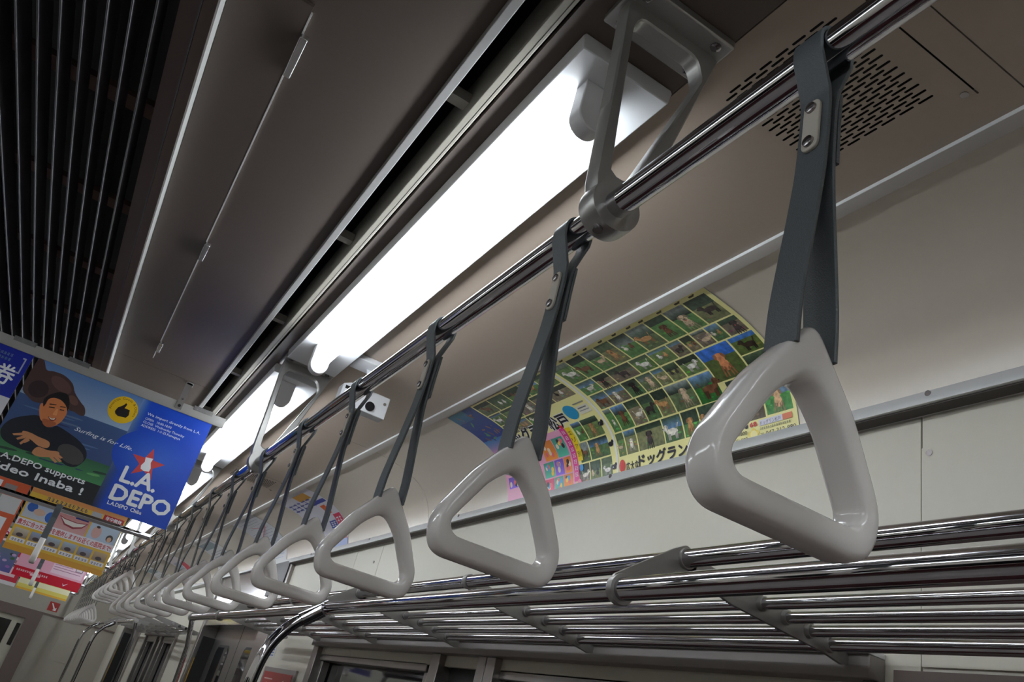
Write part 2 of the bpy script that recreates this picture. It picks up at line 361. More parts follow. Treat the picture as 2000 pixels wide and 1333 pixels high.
# ------------------------------------------------------------------ ventilation grille down the middle of the ceiling
vg = root('ventilation_grille', (XC, 5.6, .86), 'long dark slatted ventilation grille in the centre of the ceiling', 'vent')
for x, q in ((-.147, -.144), (mx(-.144), mx(-.147))): B(x, q, YN, YF, .858, .906).build('side_flange', 'white_edge', vg)
for a, b in ((-.167, -.147), (mx(-.147), mx(-.167))): B(a, b, YN, YF, .859, .864).build('bottom_lip', 'lip', vg, bevel=.001)
for a, b in ((-.200, -.196), (mx(-.196), mx(-.200))): B(a, b, YN, YF, .872, .99).build('inner_side', 'lip', vg)
xf = -.2277
while xf > mx(-.2277) - .01:
    MB().prism([(xf - .0010, .8615), (xf + .0010, .8615), (xf + .0020, .8628), (xf + .0024, .912), (xf - .0024, .912), (xf - .0020, .8628)], YN, YF).build('slat', 'fin', vg); xf -= .03425
for k in range(-19, 27):
    B(mx(-.175), -.175, 1.50 + .455 * k, 1.55 + .455 * k, .945, .958).build('cross_member', 'member', vg)
for a, b in ((-.1695, -.1675), (mx(-.1675), mx(-.1695))): B(a, b, YN, YF, .8585, .866).build('lip_edge', 'fin', vg)
for a, b in ((-.196, -.1695), (mx(-.1695), mx(-.196))): B(a, b, YN, YF, .868, .872).build('inner_step', 'lip', vg)
# ------------------------------------------------------------------ lamps
def make_lamp(x, y, label, group):
    L = root('ceiling_lamp', (x, y, ZC), label, 'lamp', group); ln = 1.555
    w = .0765
    P = MB().prism([(x - w, .8765), (x + w, .8765), (x + w + .004, .90), (x + w + .001, ZC), (x - w - .001, ZC), (x - w - .004, .90)], y, y + ln)
    P.build('housing', 'pan', L, bevel=.0015)
    xt = x - .014; zt = .822
    for y0, y1 in ((y + .042, y + .072), (y + 1.362, y + 1.390)):
        poly = [(xt + .0255, .8765), (xt + .0255, .826)] + [(xt + .0255 * math.cos(math.radians(a)), .822 + .0275 * math.sin(math.radians(a))) for a in range(0, -181, -12)] + [(xt - .0255, .826), (xt - .0255, .8765)]
        MB().prism(poly, y0, y1).build('lamp_holder', 'socket', L, bevel=.002)
    MB().tube((xt, y + .072, zt), (xt, y + 1.362, zt), .0155, 24).build('tube', 'tube', L)
    return L
lx = .3895
lamp = None
near = ['nearest', 'second', 'third', 'fourth', 'fifth', 'sixth', 'seventh', 'eighth']
for k in range(-5, 8):
    y = .736 + PITCH * k - (.42 if k < 0 else 0)
    lab = ('bright fluorescent ceiling lamp over the strap rail, %s one in view' % near[k]) if k >= 0 else 'fluorescent lamp over the right rail behind the viewer, %s going back' % ORD[-1 - k]
    if lamp is None: lamp = make_lamp(lx, y, lab, 'fluorescent lamps over the right rail')
    else: dup(lamp, (lx, y, ZC), lab)
for k in range(-5, 8):
    dup(lamp, (mx(lx) + .0, .736 + PITCH * k, ZC), 'fluorescent lamp in the row over the left side, %s from the rear' % ORD[k + 5], 'fluorescent lamps over the left side')
# ------------------------------------------------------------------ strap rails, cross rails, hangers
def rail(x, label):
    r = root('strap_rail', (x, YN, ZR), label, 'rail')
    MB().tube((x, YN, ZR), (x, YF, ZR), .016, 28).build('pipe', 'chrome', r)
    for y in (4.79, 7.40, 10.9, 13.4):
        MB().collar(x, ZR, y - .032, y + .032, .015, .0205).build('joint_sleeve', 'chrome', r)
    return r
rail(XR, 'long chrome rail the hanging straps loop over'); rail(mx(XR), 'chrome rail along the left side of the car')
for i, y in enumerate((4.79, 7.40, 10.9, 13.4)):
    MB().tube((mx(XR) + .018, y, ZR), (XR - .018, y, ZR), .015, 20).build('cross_rail', 'chrome', origin=(XC, y, ZR))
    tag(bpy.context.scene.collection.objects[-1], 'chrome rail crossing the car above the doorway, %s from the front' % ORD[i], 'rail', 'cross rails')
def polar(poly, c, n):
    out = []
    for k in range(n):
        a = 2 * math.pi * k / n; dx, dy = math.cos(a), math.sin(a); best = None
        for (x0, y0), (x1, y1) in zip(poly, poly[1:] + poly[:1]):
            ex, ey = x1 - x0, y1 - y0; det = ex * dy - ey * dx
            if abs(det) < 1e-12: continue
            px, py = x0 - c[0], y0 - c[1]
            t = (ex * py - ey * px) / det; s = (dx * py - dy * px) / det
            if t > 0 and -1e-9 <= s <= 1 + 1e-9: best = t if best is None else max(best, t)
        out.append((c[0] + dx * best, c[1] + dy * best))
    return out
def rounded(poly, rad, n=6):
    out = []; N = len(poly)
    for i in range(N):
        p = Vector(poly[i]); a = (Vector(poly[i - 1]) - p); b = (Vector(poly[(i + 1) % N]) - p); r = rad[i] if isinstance(rad, list) else rad
        ang = a.angle(b); d = min(r / math.tan(ang / 2), a.length * .49, b.length * .49)
        A = p + a.normalized() * d; Bv = p + b.normalized() * d
        for k in range(n + 1):
            u = k / n; out.append(tuple(A * (1 - u) ** 2 + p * 2 * u * (1 - u) + Bv * u * u))
    return out
def make_hanger(x, y, label):
    h = root('rail_hanger', (x, y, ZC), label, 'bracket', 'rail hangers')
    dx = x - XR
    O = rounded([(XR - .0325, .592), (XR - .023, .554), (XR + .023, .554), (XR + .036, .602), (.466, .872), (.472, .893), (.316, .893), (.318, .872)], [.03, .024, .024, .03, .01, .002, .002, .01])
    I = rounded([(XR - .016, .612), (XR + .012, .612), (.450, .836), (.436, .870), (.340, .870), (.333, .846)], [.010, .014, .012, .022, .022, .01])
    c = (.385, .76); f = lambda P: [(a + dx, b) for a, b in polar(P, c, 96)]
    MB().frame(f(O), f(I), .026, y).build('arm_frame', 'hanger', h)
    MB().collar(x, ZR, y - .0150, y + .0150, .0155, .0335, 48).build('clamp', 'hanger', h)
    pl = B(.312 + dx, .474 + dx, y - .042, y + .042, .890, ZC).build('ceiling_plate', 'hanger', h, bevel=.003)
    for sx in (.333, .452):
        for sy in (-.028, .028): MB().path([(sx + dx, y + sy, .891), (sx + dx, y + sy, .888), (sx + dx, y + sy, .8868)], [.0075, .0075, .005], 14).build('screw', 'screw', pl)
    MB().tube((x - .010, y - .002, ZR - .036), (x - .010, y - .002, ZR - .030), .006, 12).build('grub_screw', 'screw', h)
    return h
hang = None
for k in range(-2, 8):
    y = .652 + PITCH * k; lab = 'cast metal hanger holding the strap rail, %s from the rear of the car' % ORD[k + 2]
    if k == 0: lab = 'large cast metal hanger bracket close to the camera beside the nearest lamp'
    if k == 1: lab = 'cast metal hanger bracket in front of the second lamp'
    hang = make_hanger(XR, y, lab) if hang is None else dup(hang, (XR, y, ZC), lab) and hang
# ------------------------------------------------------------------ hanging straps
def arc(cx, cz, r, a0, a1, n): return [(cx + r * math.cos(math.radians(a0 + (a1 - a0) * i / n)), cz + r * math.sin(math.radians(a0 + (a1 - a0) * i / n))) for i in range(n + 1)]
def smooth_path(P, n=6): return catmull(P, n)
RO = rounded([(0, .0065), (.0425, -.048), (.0750, -.110), (.066, -.1465), (-.066, -.1465), (-.0750, -.110), (-.0425, -.048)], [.009, .14, .045, .040, .040, .045, .14], 10)
RI = rounded([(0, -.036), (.0265, -.060), (.0575, -.1130), (.050, -.1250), (-.050, -.1250), (-.0575, -.1130), (-.0265, -.060)], [.026, .08, .016, .014, .014, .016, .08], 10)
def make_strap(drop, label, group):
    t = root('hanging_strap', (XR, 0, ZR), label, 'strap', group); w = .030
    zb = -drop                                   # apex of the handle below the rail centre
    zs = zb - .020
    P = [(-.018, zs), (-.0175, zb + .012), (-.0145, zb + .045), (-.0075, zb + .11)] if drop > .2 else [(-.018, zs), (-.0165, zb + .006), (-.009, zb + .026)]
    P += [(-.0042, -.118), (-.0040, -.060), (-.0085, -.040), (-.0175, -.012)]
    L = smooth_path(P, 5); top = arc(0, 0, .0182, 184, -4, 14)
    L += top; L += [(-x, z) for x, z in smooth_path(P, 5)[::-1]]
    MB().ribbon([(XR + x, ZR + z) for x, z in L], w, .0034).build('belt', 'belt', t)
    MB().ribbon([(XR + .0082, ZR - .050), (XR + .0078, ZR - .085), (XR + .0085, ZR - .122)], w, .0034).build('belt_end', 'belt', t)
    poly = rounded([(-.008, -.110), (.008, -.110), (.008, -.058), (-.008, -.058)], .0075, 6)
    cl = MB().prism([(y, ZR + z) for y, z in poly], XR - .0088, XR - .0055, 'yz').build('clip', 'clip', t, bevel=.0008)
    for z in (-.066, -.102):
        MB().path([(XR - .0082, 0, ZR + z), (XR - .0112, 0, ZR + z), (XR - .0120, 0, ZR + z)], [.0052, .0048, .003], 14).build('screw', 'screw', cl)
    c = (0, -.09); n = 160
    O = [(XR + a + .032 * b, ZR + zb + b) for a, b in polar(RO, c, n)]; I = [(XR + a + .032 * b, ZR + zb + b) for a, b in polar(RI, c, n)]
    MB().loop(O, I, .028, 0, .52, 20).build('handle', 'ring', t)
    return t
SP = .379; Y1 = .348
st = make_strap(.272, 'nearest and largest hanging strap with grey belt and triangular handle', 'hanging straps'); st.location.y = Y1
for k in range(1, 12):
    dup(st, (XR, Y1 + SP * k, ZR), '%s hanging strap from the camera along the chrome rail' % ORD[k])
sh = make_strap(.140, 'short hanging strap above the first doorway, first from the front', 'short straps above the doorway'); sh.location.y = 5.27
for i in range(1, 5): dup(sh, (XR, 5.27 + SP * i, ZR), 'short hanging strap above the first doorway, %s from the front' % ORD[i])
for i in range(9): dup(st, (XR, 7.62 + SP * i, ZR), 'far hanging strap beyond the first doorway, %s from the front' % ORD[i], 'far hanging straps')
for i, y in enumerate((4.79, 7.40, 10.9)):
    c = dup(sh, (-.125, y, ZR), 'strap seen edge-on hanging from the %s cross rail' % ORD[i], 'straps on the cross rails'); c.rotation_euler.z = math.radians(-90)
# ------------------------------------------------------------------ luggage racks
F = (.66, .2343); U = (.764, .31); FL = [(.918, .2895, .009), (.970, .2835, .009), (1.021, .2775, .009), (1.068, .270, .0112)]
def make_rack(y0, y1, ys, uppers, label):
    r = root('luggage_rack', (.9, (y0 + y1) / 2, .24), label, 'rack', 'luggage racks')
    MB().tube((F[0], y0, F[1]), (F[0], y1, F[1]), .016, 28).build('front_pipe', 'chrome', r)
    MB().tube((U[0], y0, U[1]), (U[0], y1, U[1]), .0135, 24).build('guard_pipe', 'chrome', r)
    for x, z, rr in FL: MB().tube((x, y0, z), (x, y1, z), rr, 20).build('floor_pipe', 'chrome', r)
    MB().collar(F[0], F[1], y1 - .012, y1 + .006, .001, .0185).build('end_cap', 'chrome', r)
    for i, y in enumerate(ys):
        low = rounded([(.744, .300), (.764, .327), (.790, .3165), (.93, .302), (1.07, .285), (1.1495, .276), (1.1495, .262), (1.098, .247), (1.060, .2545), (.86, .2715), (.785, .288)], .010, 4)
        b = MB().prism(low, y - .003, y + .003).build('bracket', 'bracket', r, bevel=.0008)
        if i in uppers:
            up = rounded([(.638, .232), (.650, .2125), (.672, .214), (.690, .240), (.786, .298), (.783, .322), (.762, .330), (.740, .318), (.645, .252)], .010, 4)
            MB().prism(up, y - .003, y + .003).build('upper_plate', 'bracket', b, bevel=.0008)
            MB().collar(F[0], F[1], y - .006, y + .006, .0155, .0215).build('collar', 'bracket', b)
        MB().collar(U[0], U[1], y - .008, y + .008, .013, .0160).build('collar', 'bracket', b)
        for x, z, rr in FL: MB().collar(x, z, y - .011, y + .011, rr * .98, rr + .0022, 16).build('collar', 'bracket', b)
    return r
make_rack(-1.2, 4.43, [.922 + .7 * k for k in range(-3, 6)], (1, 3, 5, 7, 8), 'long chrome luggage rack of pipes behind the nearest straps')
make_rack(6.93, 11.1, [6.97 + .7 * k for k in range(6)], (0, 2, 4), 'distant chrome luggage rack beyond the first doorway')
def stanchion(y, label, name='stanchion'):
    s = root('stanchion_pole', (.53, y, -1.5), label, 'pole', 'stanchion poles')
    P = catmull([(.655, .231), (.625, .205), (.590, .176), (.560, .135), (.541, .090), (.532, .030), (.53, -.06)], 6) + [(.53, -.6), (.53, -1.5)]
    MB().path([(x, y, z) for x, z in P], .0155, 24).build('pipe', 'chrome', s)
    MB().path([(.668, y, .243), (.640, y, .218), (.603, y, .187)], .0195, 24).build('sleeve', 'chrome', s)
    MB().collar(F[0], F[1], y - .02, y + .02, .0155, .0192).build('clamp', 'chrome', s)
    return s
stanchion(2.25, 'bent chrome pole rising to the nearest luggage rack'); stanchion(8.72, 'bent chrome pole rising to the distant luggage rack'); stanchion(10.7, 'farthest bent chrome pole beside the end of the car')
for y, lab in ((4.422, 'straight chrome pole at the far end of the nearest luggage rack'), (6.95, 'straight chrome pole at the near end of the distant luggage rack')):
    MB().path([(.662, y, .225), (.672, y, .18), (.690, y, .10), (.700, y, -.1), (.70, y, -1.5)], .0125, 20).build('rack_end_pole', 'chrome', origin=(.7, y, -1.5))
    tag(COL.objects[-1], lab, 'pole', 'rack end poles')
# ------------------------------------------------------------------ bench seats under the racks
def bench(y0, y1, side, label):
    f = (lambda x: x) if side > 0 else mx
    b = root('bench_seat', (f(.88), (y0 + y1) / 2, -1.5), label, 'seat', 'bench seats')
    def q(a, c, *r): u, v = sorted((f(a), f(c))); return B(u, v, *r)
    q(.70, 1.14, y0, y1, -1.5, -1.16).build('base', 'steel_soft', b)
    n = max(1, round((y1 - y0) / .47)); w = (y1 - y0) / n
    for i in range(n):
        q(.62, 1.10, y0 + i * w + .004, y0 + (i + 1) * w - .004, -1.16, -1.06).build('cushion', 'moquette', b, bevel=.02)
        q(1.05, 1.139, y0 + i * w + .004, y0 + (i + 1) * w - .004, -1.06, -.60).build('backrest', 'moquette', b, bevel=.02)
    return b
bench(-1.4, 4.25, 1, 'maroon bench seat under the nearest luggage rack'); bench(7.05, 10.95, 1, 'maroon bench seat under the distant luggage rack'); bench(-7.2, -3.4, 1, 'maroon bench seat on the right far behind the viewer')
bench(-1.4, 4.25, -1, 'maroon bench seat along the left wall beside the viewer'); bench(7.05, 10.95, -1, 'maroon bench seat along the left wall past the doorway'); bench(-7.2, -3.4, -1, 'maroon bench seat on the left far behind the viewer')
# ------------------------------------------------------------------ speaker grilles in the ceiling
def make_grille(y, label):
    g = root('speaker_grille', (.63, y, ZC), label, 'grille', 'speaker grilles')
    x0, x1, y0, y1 = .497, .763, y - .1235, y + .136
    m = MB(); rows = 28; px = .00725; sx0 = .629 - rows * px / 2; per = .0290; ln = .0222; hw = .0019
    ya, yb = y - .088, y + .1135
    def quad(a, b, c, d): m.add([(a, c, ZC), (b, c, ZC), (b, d, ZC), (a, d, ZC)], [(0, 1, 2, 3)])
    quad(x0, sx0, y0, y1); quad(sx0 + rows * px, x1, y0, y1); quad(sx0, sx0 + rows * px, y0, ya); quad(sx0, sx0 + rows * px, yb, y1)
    nslot = 7
    for r in range(rows):
        a, b = sx0 + r * px, sx0 + (r + 1) * px; cx = (a + b) / 2
        off = 0 if r % 2 else -per / 2; cells = []
        y = ya
        n = nslot if r % 2 else nslot - 1
        st_ = (yb - ya - n * per) / 2
        if st_ > 1e-6: quad(a, b, ya, ya + st_); quad(a, b, yb - st_, yb)
        for k in range(n):
            c, d = ya + st_ + k * per, ya + st_ + (k + 1) * per; cy = (c + d) / 2
            hole = [(cx + hw * math.cos(t), cy + (ln / 2 - hw) * (1 if math.sin(t) >= 0 else -1) + hw * math.sin(t)) for t in [math.radians(q) for q in (1, 45, 90, 135, 179, 181, 225, 270, 315, 359)]]
            rect = [(b, cy + .006), (b, d), (cx, d), (a, d), (a, cy + .006), (a, cy - .006), (a, c), (cx, c), (b, c), (b, cy - .006)]
            m.add([(p, q, ZC) for p, q in rect] + [(p, q, ZC) for p, q in hole], [(i, (i + 1) % 10, (i + 1) % 10 + 10, i + 10) for i in range(10)])
    m.build('perforated_cover', 'ceiling_side', g, smooth=False)
    y = g.location.y
    B(x0, x1, y0, y1, ZC + .05, ZC + .06).build('speaker_back', 'void', g)
    for p, q in ((.753, y - .112), (.753, y + .122)): MB().tube((p, q, ZC - .0012), (p, q, ZC + .002), .0055, 14).build('screw', 'screw', g)
    return g
make_grille(.585, 'perforated speaker grille in the ceiling beside the nearest strap')
make_grille(4.09, 'small distant perforated grille in the ceiling past the second lamp')
make_grille(7.60, 'perforated ceiling grille far down the car past the first doorway')
# ------------------------------------------------------------------ camera unit hung from the ceiling
sc = root('security_camera', (.53, 2.2, ZC), 'white box with a round black lens hung from the ceiling by the lamp end', 'camera')
B(.474, .552, 2.10, 2.19, .889, ZC).build('mount_plate', 'white', sc, bevel=.002)
MB().prism([(.536, .889), (.552, .889), (.552, .845), (.540, .845), (.520, .889)], 2.155, 2.160).build('gusset', 'white', sc)
B(.546, .552, 2.13, 2.19, .84, .889).build('stem', 'white', sc)
bd = MB().prism([(.478, .795), (.478, .835), (.50, .846), (.628, .846), (.628, .777), (.520, .777)], 2.19, 2.235).build('case', 'white', sc, bevel=.002)
MB().tube((.574, 2.1905, .798), (.574, 2.186, .798), .0145, 28).build('lens', 'lens', bd)
MB().tube((.615, 2.1905, .822), (.615, 2.187, .822), .0045, 14).build('screw', 'shiny', bd)
B(.486, .506, 2.1885, 2.1905, .822, .832).build('slot', 'void', bd); B(.592, .622, 2.20, 2.222, .8455, .8468).build('slot', 'void', bd)
# ------------------------------------------------------------------ printing
_font = {}
def glyphs(s):
    if s not in _font:
        c = bpy.data.curves.new('tmp', 'FONT'); c.body = s; c.resolution_u = 2; o = bpy.data.objects.new('tmp', c); COL.objects.link(o)
        dg = bpy.context.evaluated_depsgraph_get(); me = bpy.data.meshes.new_from_object(o.evaluated_get(dg))
        v = [(p.co.x, p.co.y) for p in me.vertices]; f = [tuple(p.vertices) for p in me.polygons]
        bpy.data.objects.remove(o); bpy.data.curves.remove(c); bpy.data.meshes.remove(me); _font[s] = (v, f)
    return _font[s]
class Print:
    """flat ink shapes in poster units (u right, v down, metres), mapped on to the sheet; later shapes lie on top"""
    def __init__(s, fmap, cell=.02): s.fm = fmap; s.v = []; s.f = []; s.c = []; s.n = 0; s.knots = getattr(fmap, 'knots', [])
    def poly(s, pts, col, cols=None):
        s.n += 1; o = len(s.v); s.v += [s.fm(u, v, s.n) for u, v in pts]; s.f.append(tuple(range(o, o + len(pts)))); s.c.append(cols or [col] * len(pts))
    def rect(s, u0, v0, u1, v1, col, col2=None):
        s.n += 1; o = len(s.v); col2 = col2 or col
        vv = [v0] + [v for v in s.knots if v0 + 1e-6 < v < v1 - 1e-6] + [v1]; k = len(vv) - 1
        mixc = lambda t: tuple(a + (b - a) * t for a, b in zip(col, col2))
        for v in vv: s.v += [s.fm(u0, v, s.n), s.fm(u1, v, s.n)]
        for i in range(k): s.f.append((o + 2 * i, o + 2 * i + 1, o + 2 * i + 3, o + 2 * i + 2)); a, b = (vv[i] - v0) / (v1 - v0), (vv[i + 1] - v0) / (v1 - v0); s.c.append([mixc(a), mixc(a), mixc(b), mixc(b)])
    def ell(s, u, v, a, b, col, rot=0, n=14):
        c, d = math.cos(rot), math.sin(rot)
        s.poly([(u + a * math.cos(2 * math.pi * k / n) * c - b * math.sin(2 * math.pi * k / n) * d, v + a * math.cos(2 * math.pi * k / n) * d + b * math.sin(2 * math.pi * k / n) * c) for k in range(n)], col)
    def text(s, t, u0, vb, u1, h, col, bold=0, slant=0, path=None):
        v, f = glyphs(t); x0 = min(p[0] for p in v); x1 = max(p[0] for p in v); y1 = .72 if all(ord(ch) < 256 for ch in t) else .84
        offs = [(0, 0)] if not bold else [(-bold, 0), (bold, 0), (0, -bold), (0, bold)]
        for du, dv in offs:
            s.n += 1; o = len(s.v)
            for x, y in v:
                uu = u0 + (x - x0) / (x1 - x0) * (u1 - u0) + slant * y / y1 * h; vv = -y / y1 * h
                if path: a = path(uu); s.v.append(s.fm(a[0] + a[2] * -vv + du, a[1] + a[3] * -vv + dv, s.n))
                else: s.v.append(s.fm(uu + du, vb + vv + dv, s.n))
            for q in f: s.f.append(tuple(i + o for i in q)); s.c.append([col] * len(q))
    def dash(s, u0, vb, u1, h, col):
        s.n += 1; n = max(2, int((u1 - u0) / (h * 1.02))); w = (u1 - u0) / n; k = s.n
        for i in range(n):
            for a, b in ((.12, .24), (.46, .58), (.80, .94)):
                s.n = k - 1; q = random.uniform(.0, .2); s.rect(u0 + (i + .08 + q * .5) * w, vb - h + a * h, u0 + (i + .92 - q) * w, vb - h + b * h, col)
            s.n = k - 1; q = random.uniform(.2, .7); s.rect(u0 + (i + q) * w, vb - h * .95, u0 + (i + q + .13) * w, vb, col)
    def build(s, name, m, parent):
        me = bpy.data.meshes.new(name); ox, oy, oz = wloc(parent)
        me.from_pydata([(x - ox, y - oy, z + Z0 - oz) for x, y, z in s.v], [], s.f); me.update()
        a = me.attributes.new('ink', 'FLOAT_COLOR', 'CORNER'); flat = []
        for p, cs in zip(me.polygons, s.c):
            for c in cs: flat += [*lin(c), 1.]
        a.data.foreach_set('color', flat); me.materials.append(M[m]); o = bpy.data.objects.new(name, me); COL.objects.link(o); o.parent = parent; return o
def rgb(*c): return tuple(v / 255 for v in c)
LAY = 4e-6
def flat_map(x0, y, ztop): return lambda u, v, n: (x0 + u, y - .0006 - n * LAY, ztop - v)
def cove_map(yl, t0, base=.0022):
    def f(u, v, n):
        x, z, nx, nz = cove(t0 + v); d = base + n * 2e-5; return (x + nx * d, yl - u, z + nz * d)
    f.knots = [c - t0 for c in CS]; return f
def sheet_flat(name, x0, x1, y, z0, z1, parent): return B(x0, x1, y - .0005, y + .0005, z0, z1).build(name, 'paper', parent, smooth=False)
# --- poster rails hung across the car
def poster_rail(y, label, far):
    r = root('poster_rail', (XC, y, .795), label, 'poster rail', 'poster rails')
    MB().prism([(y - .004, .793), (y + .004, .793), (y + .010, .802), (y + .010, .828), (y - .008, .828), (y - .008, .803)], mx(.291), .291, 'yz').build('rail', 'bar', r)
    for x in (.122, mx(.122)):
        h = MB().prism([(x - .012, .80), (x + .012, .80), (x + .012, .85), (x + .014, .903), (x - .010, .903), (x - .010, .85)], y - .012, y - .008).build('hanger', 'shiny', r)
        MB().tube((x + .002, y - .0125, .838), (x + .002, y - .0145, .838), .004, 12).build('screw', 'screw', h); MB().tube((x + .001, y - .0125, .812), (x + .001, y - .0135, .812), .0055, 12).build('keyhole', 'void', h)
        B(x - .006, x + .016, y - .012, y + .01, .896, ZC).build('foot', 'alu', h)
    for x in (.212, -.225, -.40):
        c = B(x - .040, x + .030, y - .0105, y - .008, .818, .834).build('clip_plate', 'shiny', r)
        for q in (-.03, .02): MB().tube((x + q, y - .0105, .826), (x + q, y - .0125, .826), .004, 12).build('rivet', 'shiny', c)
    return r
poster_rail(3.0, 'grey hanging poster rail nearest to the camera', False)
for i, y in enumerate((6.0, 9.0, 12.0)): poster_rail(y, '%s grey hanging poster rail down the car' % ORD[i + 1], True)
# --- blue poster with surfer photograph
HU = .60; HV = .37
U_ = lambda L: [(a * HU, b * HV) for a, b in L]
def SM(L, n=4):
    L = U_(L); N = len(L); out = []
    for i in range(N):
        a, b, c, d = L[i - 1], L[i], L[(i + 1) % N], L[(i + 2) % N]
        for j in range(n):
            u = j / n; out.append(tuple(.5 * (2 * b[k] + (-a[k] + c[k]) * u + (2 * a[k] - 5 * b[k] + 4 * c[k] - d[k]) * u * u + (-a[k] + 3 * b[k] - 3 * c[k] + d[k]) * u ** 3) for k in (0, 1)))
    return out
pr = root('hanging_poster', (-.046, 3.0, .40), 'blue hanging poster with a smiling man in a dark wetsuit by the sea', 'poster')
sheet_flat('sheet', -.346, .254, 3.0, .397, .797, pr)
fm = flat_map(-.346, 3.0, .795)
p = Print(fm, .05); BL = rgb(6, 66, 184)
p.rect(0, 0, HU, .398, BL)
p.rect(0, .0, .365, .145, rgb(84, 122, 176), rgb(150, 170, 196)); p.rect(0, .13, .365, .30, rgb(58, 84, 130), rgb(50, 70, 118)); p.rect(0, .26, .365, .345, rgb(44, 92, 66), rgb(70, 140, 84)); p.rect(0, .33, .365, .398, rgb(22, 24, 30))
for k in range(14):
    v = .15 + .012 * k; u = random.uniform(.0, .2); p.ell(u + .1, v, random.uniform(.04, .09), .003, random.choice([rgb(80, 108, 150), rgb(40, 56, 100), rgb(90, 110, 140)]), -.05)
for k in range(10): p.ell(random.uniform(.02, .34), random.uniform(.285, .335), random.uniform(.015, .04), .004, random.choice([rgb(96, 160, 96), rgb(34, 62, 52), rgb(60, 120, 76)]), -.1)
for k in range(12):     # soft edge between the photograph and the blue field
    p.rect(.352 + .0028 * k, 0, .352 + .0028 * (k + 1) + .001, .398, tuple(a + (b - a) * k / 11 for a, b in zip(rgb(110, 140, 186), BL)), tuple(a + (b - a) * k / 11 for a, b in zip(rgb(22, 30, 60), BL)))
for k in range(16): p.ell(.462, .19, .13 - .0065 * k, .095 - .005 * k, tuple(a + (b - a) * (k + 1) / 50 for a, b in zip(BL, rgb(130, 150, 220))), n=40)
p.poly(SM([(.002, .011), (.03, .01), (.063, .081), (.101, .071), (.157, .072), (.213, .115), (.247, .186), (.295, .247), (.328, .283), (.345, .342), (.329, .365), (.288, .352), (.262, .352), (.225, .308), (.143, .365), (.089, .39), (.045, .364), (0.0, .292)]), rgb(74, 52, 50))
p.ell(.10, .06, .04, .02, rgb(96, 68, 62), .4); p.ell(.155, .095, .02, .012, rgb(104, 74, 64), .6); p.ell(.045, .10, .03, .03, rgb(50, 34, 36), .5)
p.poly(SM([(.03, .60), (.09, .525), (.143, .491), (.18, .534), (.222, .552), (.25, .522), (.318, .545), (.392, .587), (.44, .647), (.454, .717), (.43, .80), (.389, .82), (.336, .80), (.259, .79), (.193, .81), (.115, .81), (.04, .78), (.01, .70)]), rgb(18, 20, 34))
p.ell(.225, .265, .045, .028, rgb(70, 66, 66), .3)
p.poly(SM([(.121, .403), (.125, .377), (.143, .376), (.143, .324), (.171, .293), (.208, .291), (.237, .323), (.258, .378), (.259, .435), (.252, .486), (.234, .532), (.209, .549), (.183, .532), (.157, .516), (.135, .462)]), rgb(206, 124, 74))
p.poly(SM([(.17, .50), (.235, .50), (.225, .545), (.20, .56), (.175, .54)]), rgb(168, 92, 56))
p.poly(SM([(.138, .40), (.124, .343), (.131, .303), (.146, .27), (.177, .23), (.217, .225), (.245, .282), (.259, .365), (.236, .324), (.202, .294), (.166, .296), (.145, .324), (.143, .376)]), rgb(22, 16, 18))
for (a, b), (c, d) in (((.165, .383), (.193, .374)), ((.219, .373), (.241, .366))):
    p.poly(U_([(a, b), (c, d), (c, d + .008), (a, b + .010)]), rgb(36, 20, 16)); p.poly(U_([(a - .006, b - .026), (c, d - .030), (c, d - .022), (a - .004, b - .016)]), rgb(44, 26, 20))
p.poly(SM([(.203, .385), (.211, .383), (.219, .433), (.209, .44), (.199, .438)]), rgb(226, 150, 98))
p.poly(SM([(.183, .468), (.206, .474), (.224, .457), (.221, .487), (.203, .496)]), rgb(120, 50, 40)); p.poly(U_([(.187, .471), (.206, .477), (.221, .462), (.218, .480), (.203, .486)]), rgb(236, 230, 220))
SK = rgb(196, 134, 92)
p.poly(SM([(.109, .66), (.15, .655), (.188, .664), (.244, .672), (.26, .706), (.251, .734), (.21, .738), (.166, .711), (.145, .71), (.12, .70)]), SK)
for a, b, c, d in ((.115, .672, .070, .712), (.125, .69, .097, .738), (.14, .702, .122, .768), (.15, .70, .135, .745)):
    p.poly(U_([(a, b), (a + .012, b + .022), (c + .010, d + .010), (c, d)]), SK)
p.poly(SM([(.198, .801), (.212, .748), (.266, .747), (.31, .73), (.325, .755), (.30, .79), (.241, .823), (.21, .821)]), SK)
for a, b, c, d in ((.30, .735, .345, .775), (.295, .75, .349, .806), (.285, .77, .330, .824)): p.poly(U_([(a, b), (a - .004, b + .026), (c - .006, d + .006), (c + .004, d - .008)]), SK)
p.ell(.513 * HU, .178 * HV, .048, .048, rgb(226, 182, 16), n=40)
p.poly(U_([(.477, .215), (.483, .173), (.505, .135), (.513, .108), (.522, .118), (.517, .158), (.547, .158), (.554, .207), (.546, .238), (.503, .249), (.485, .235)]), rgb(30, 20, 22))
cc = (.513 * HU, .178 * HV)
p.text('American  Goods  & Others', -.068, 0, .068, .0085, rgb(90, 66, 10), path=lambda u: (cc[0] + .0365 * math.sin(u / .0365), cc[1] - .0365 * math.cos(u / .0365), math.sin(u / .0365), -math.cos(u / .0365)))
WH = rgb(236, 238, 242)
p.text('We import directly from L.A.', .642 * HU, .140 * HV, .958 * HU, .0095, WH); p.text('OPEN   10:00-18:00', .643 * HU, .187 * HV, .796 * HU, .0085, WH)
p.text('CLOSE  Wednesday Thursday', .640 * HU, .223 * HV, .882 * HU, .0085, WH); p.text('ADDRESS  1-5-25,Kamagaya', .638 * HU, .259 * HV, .867 * HU, .0085, WH)
st5 = []
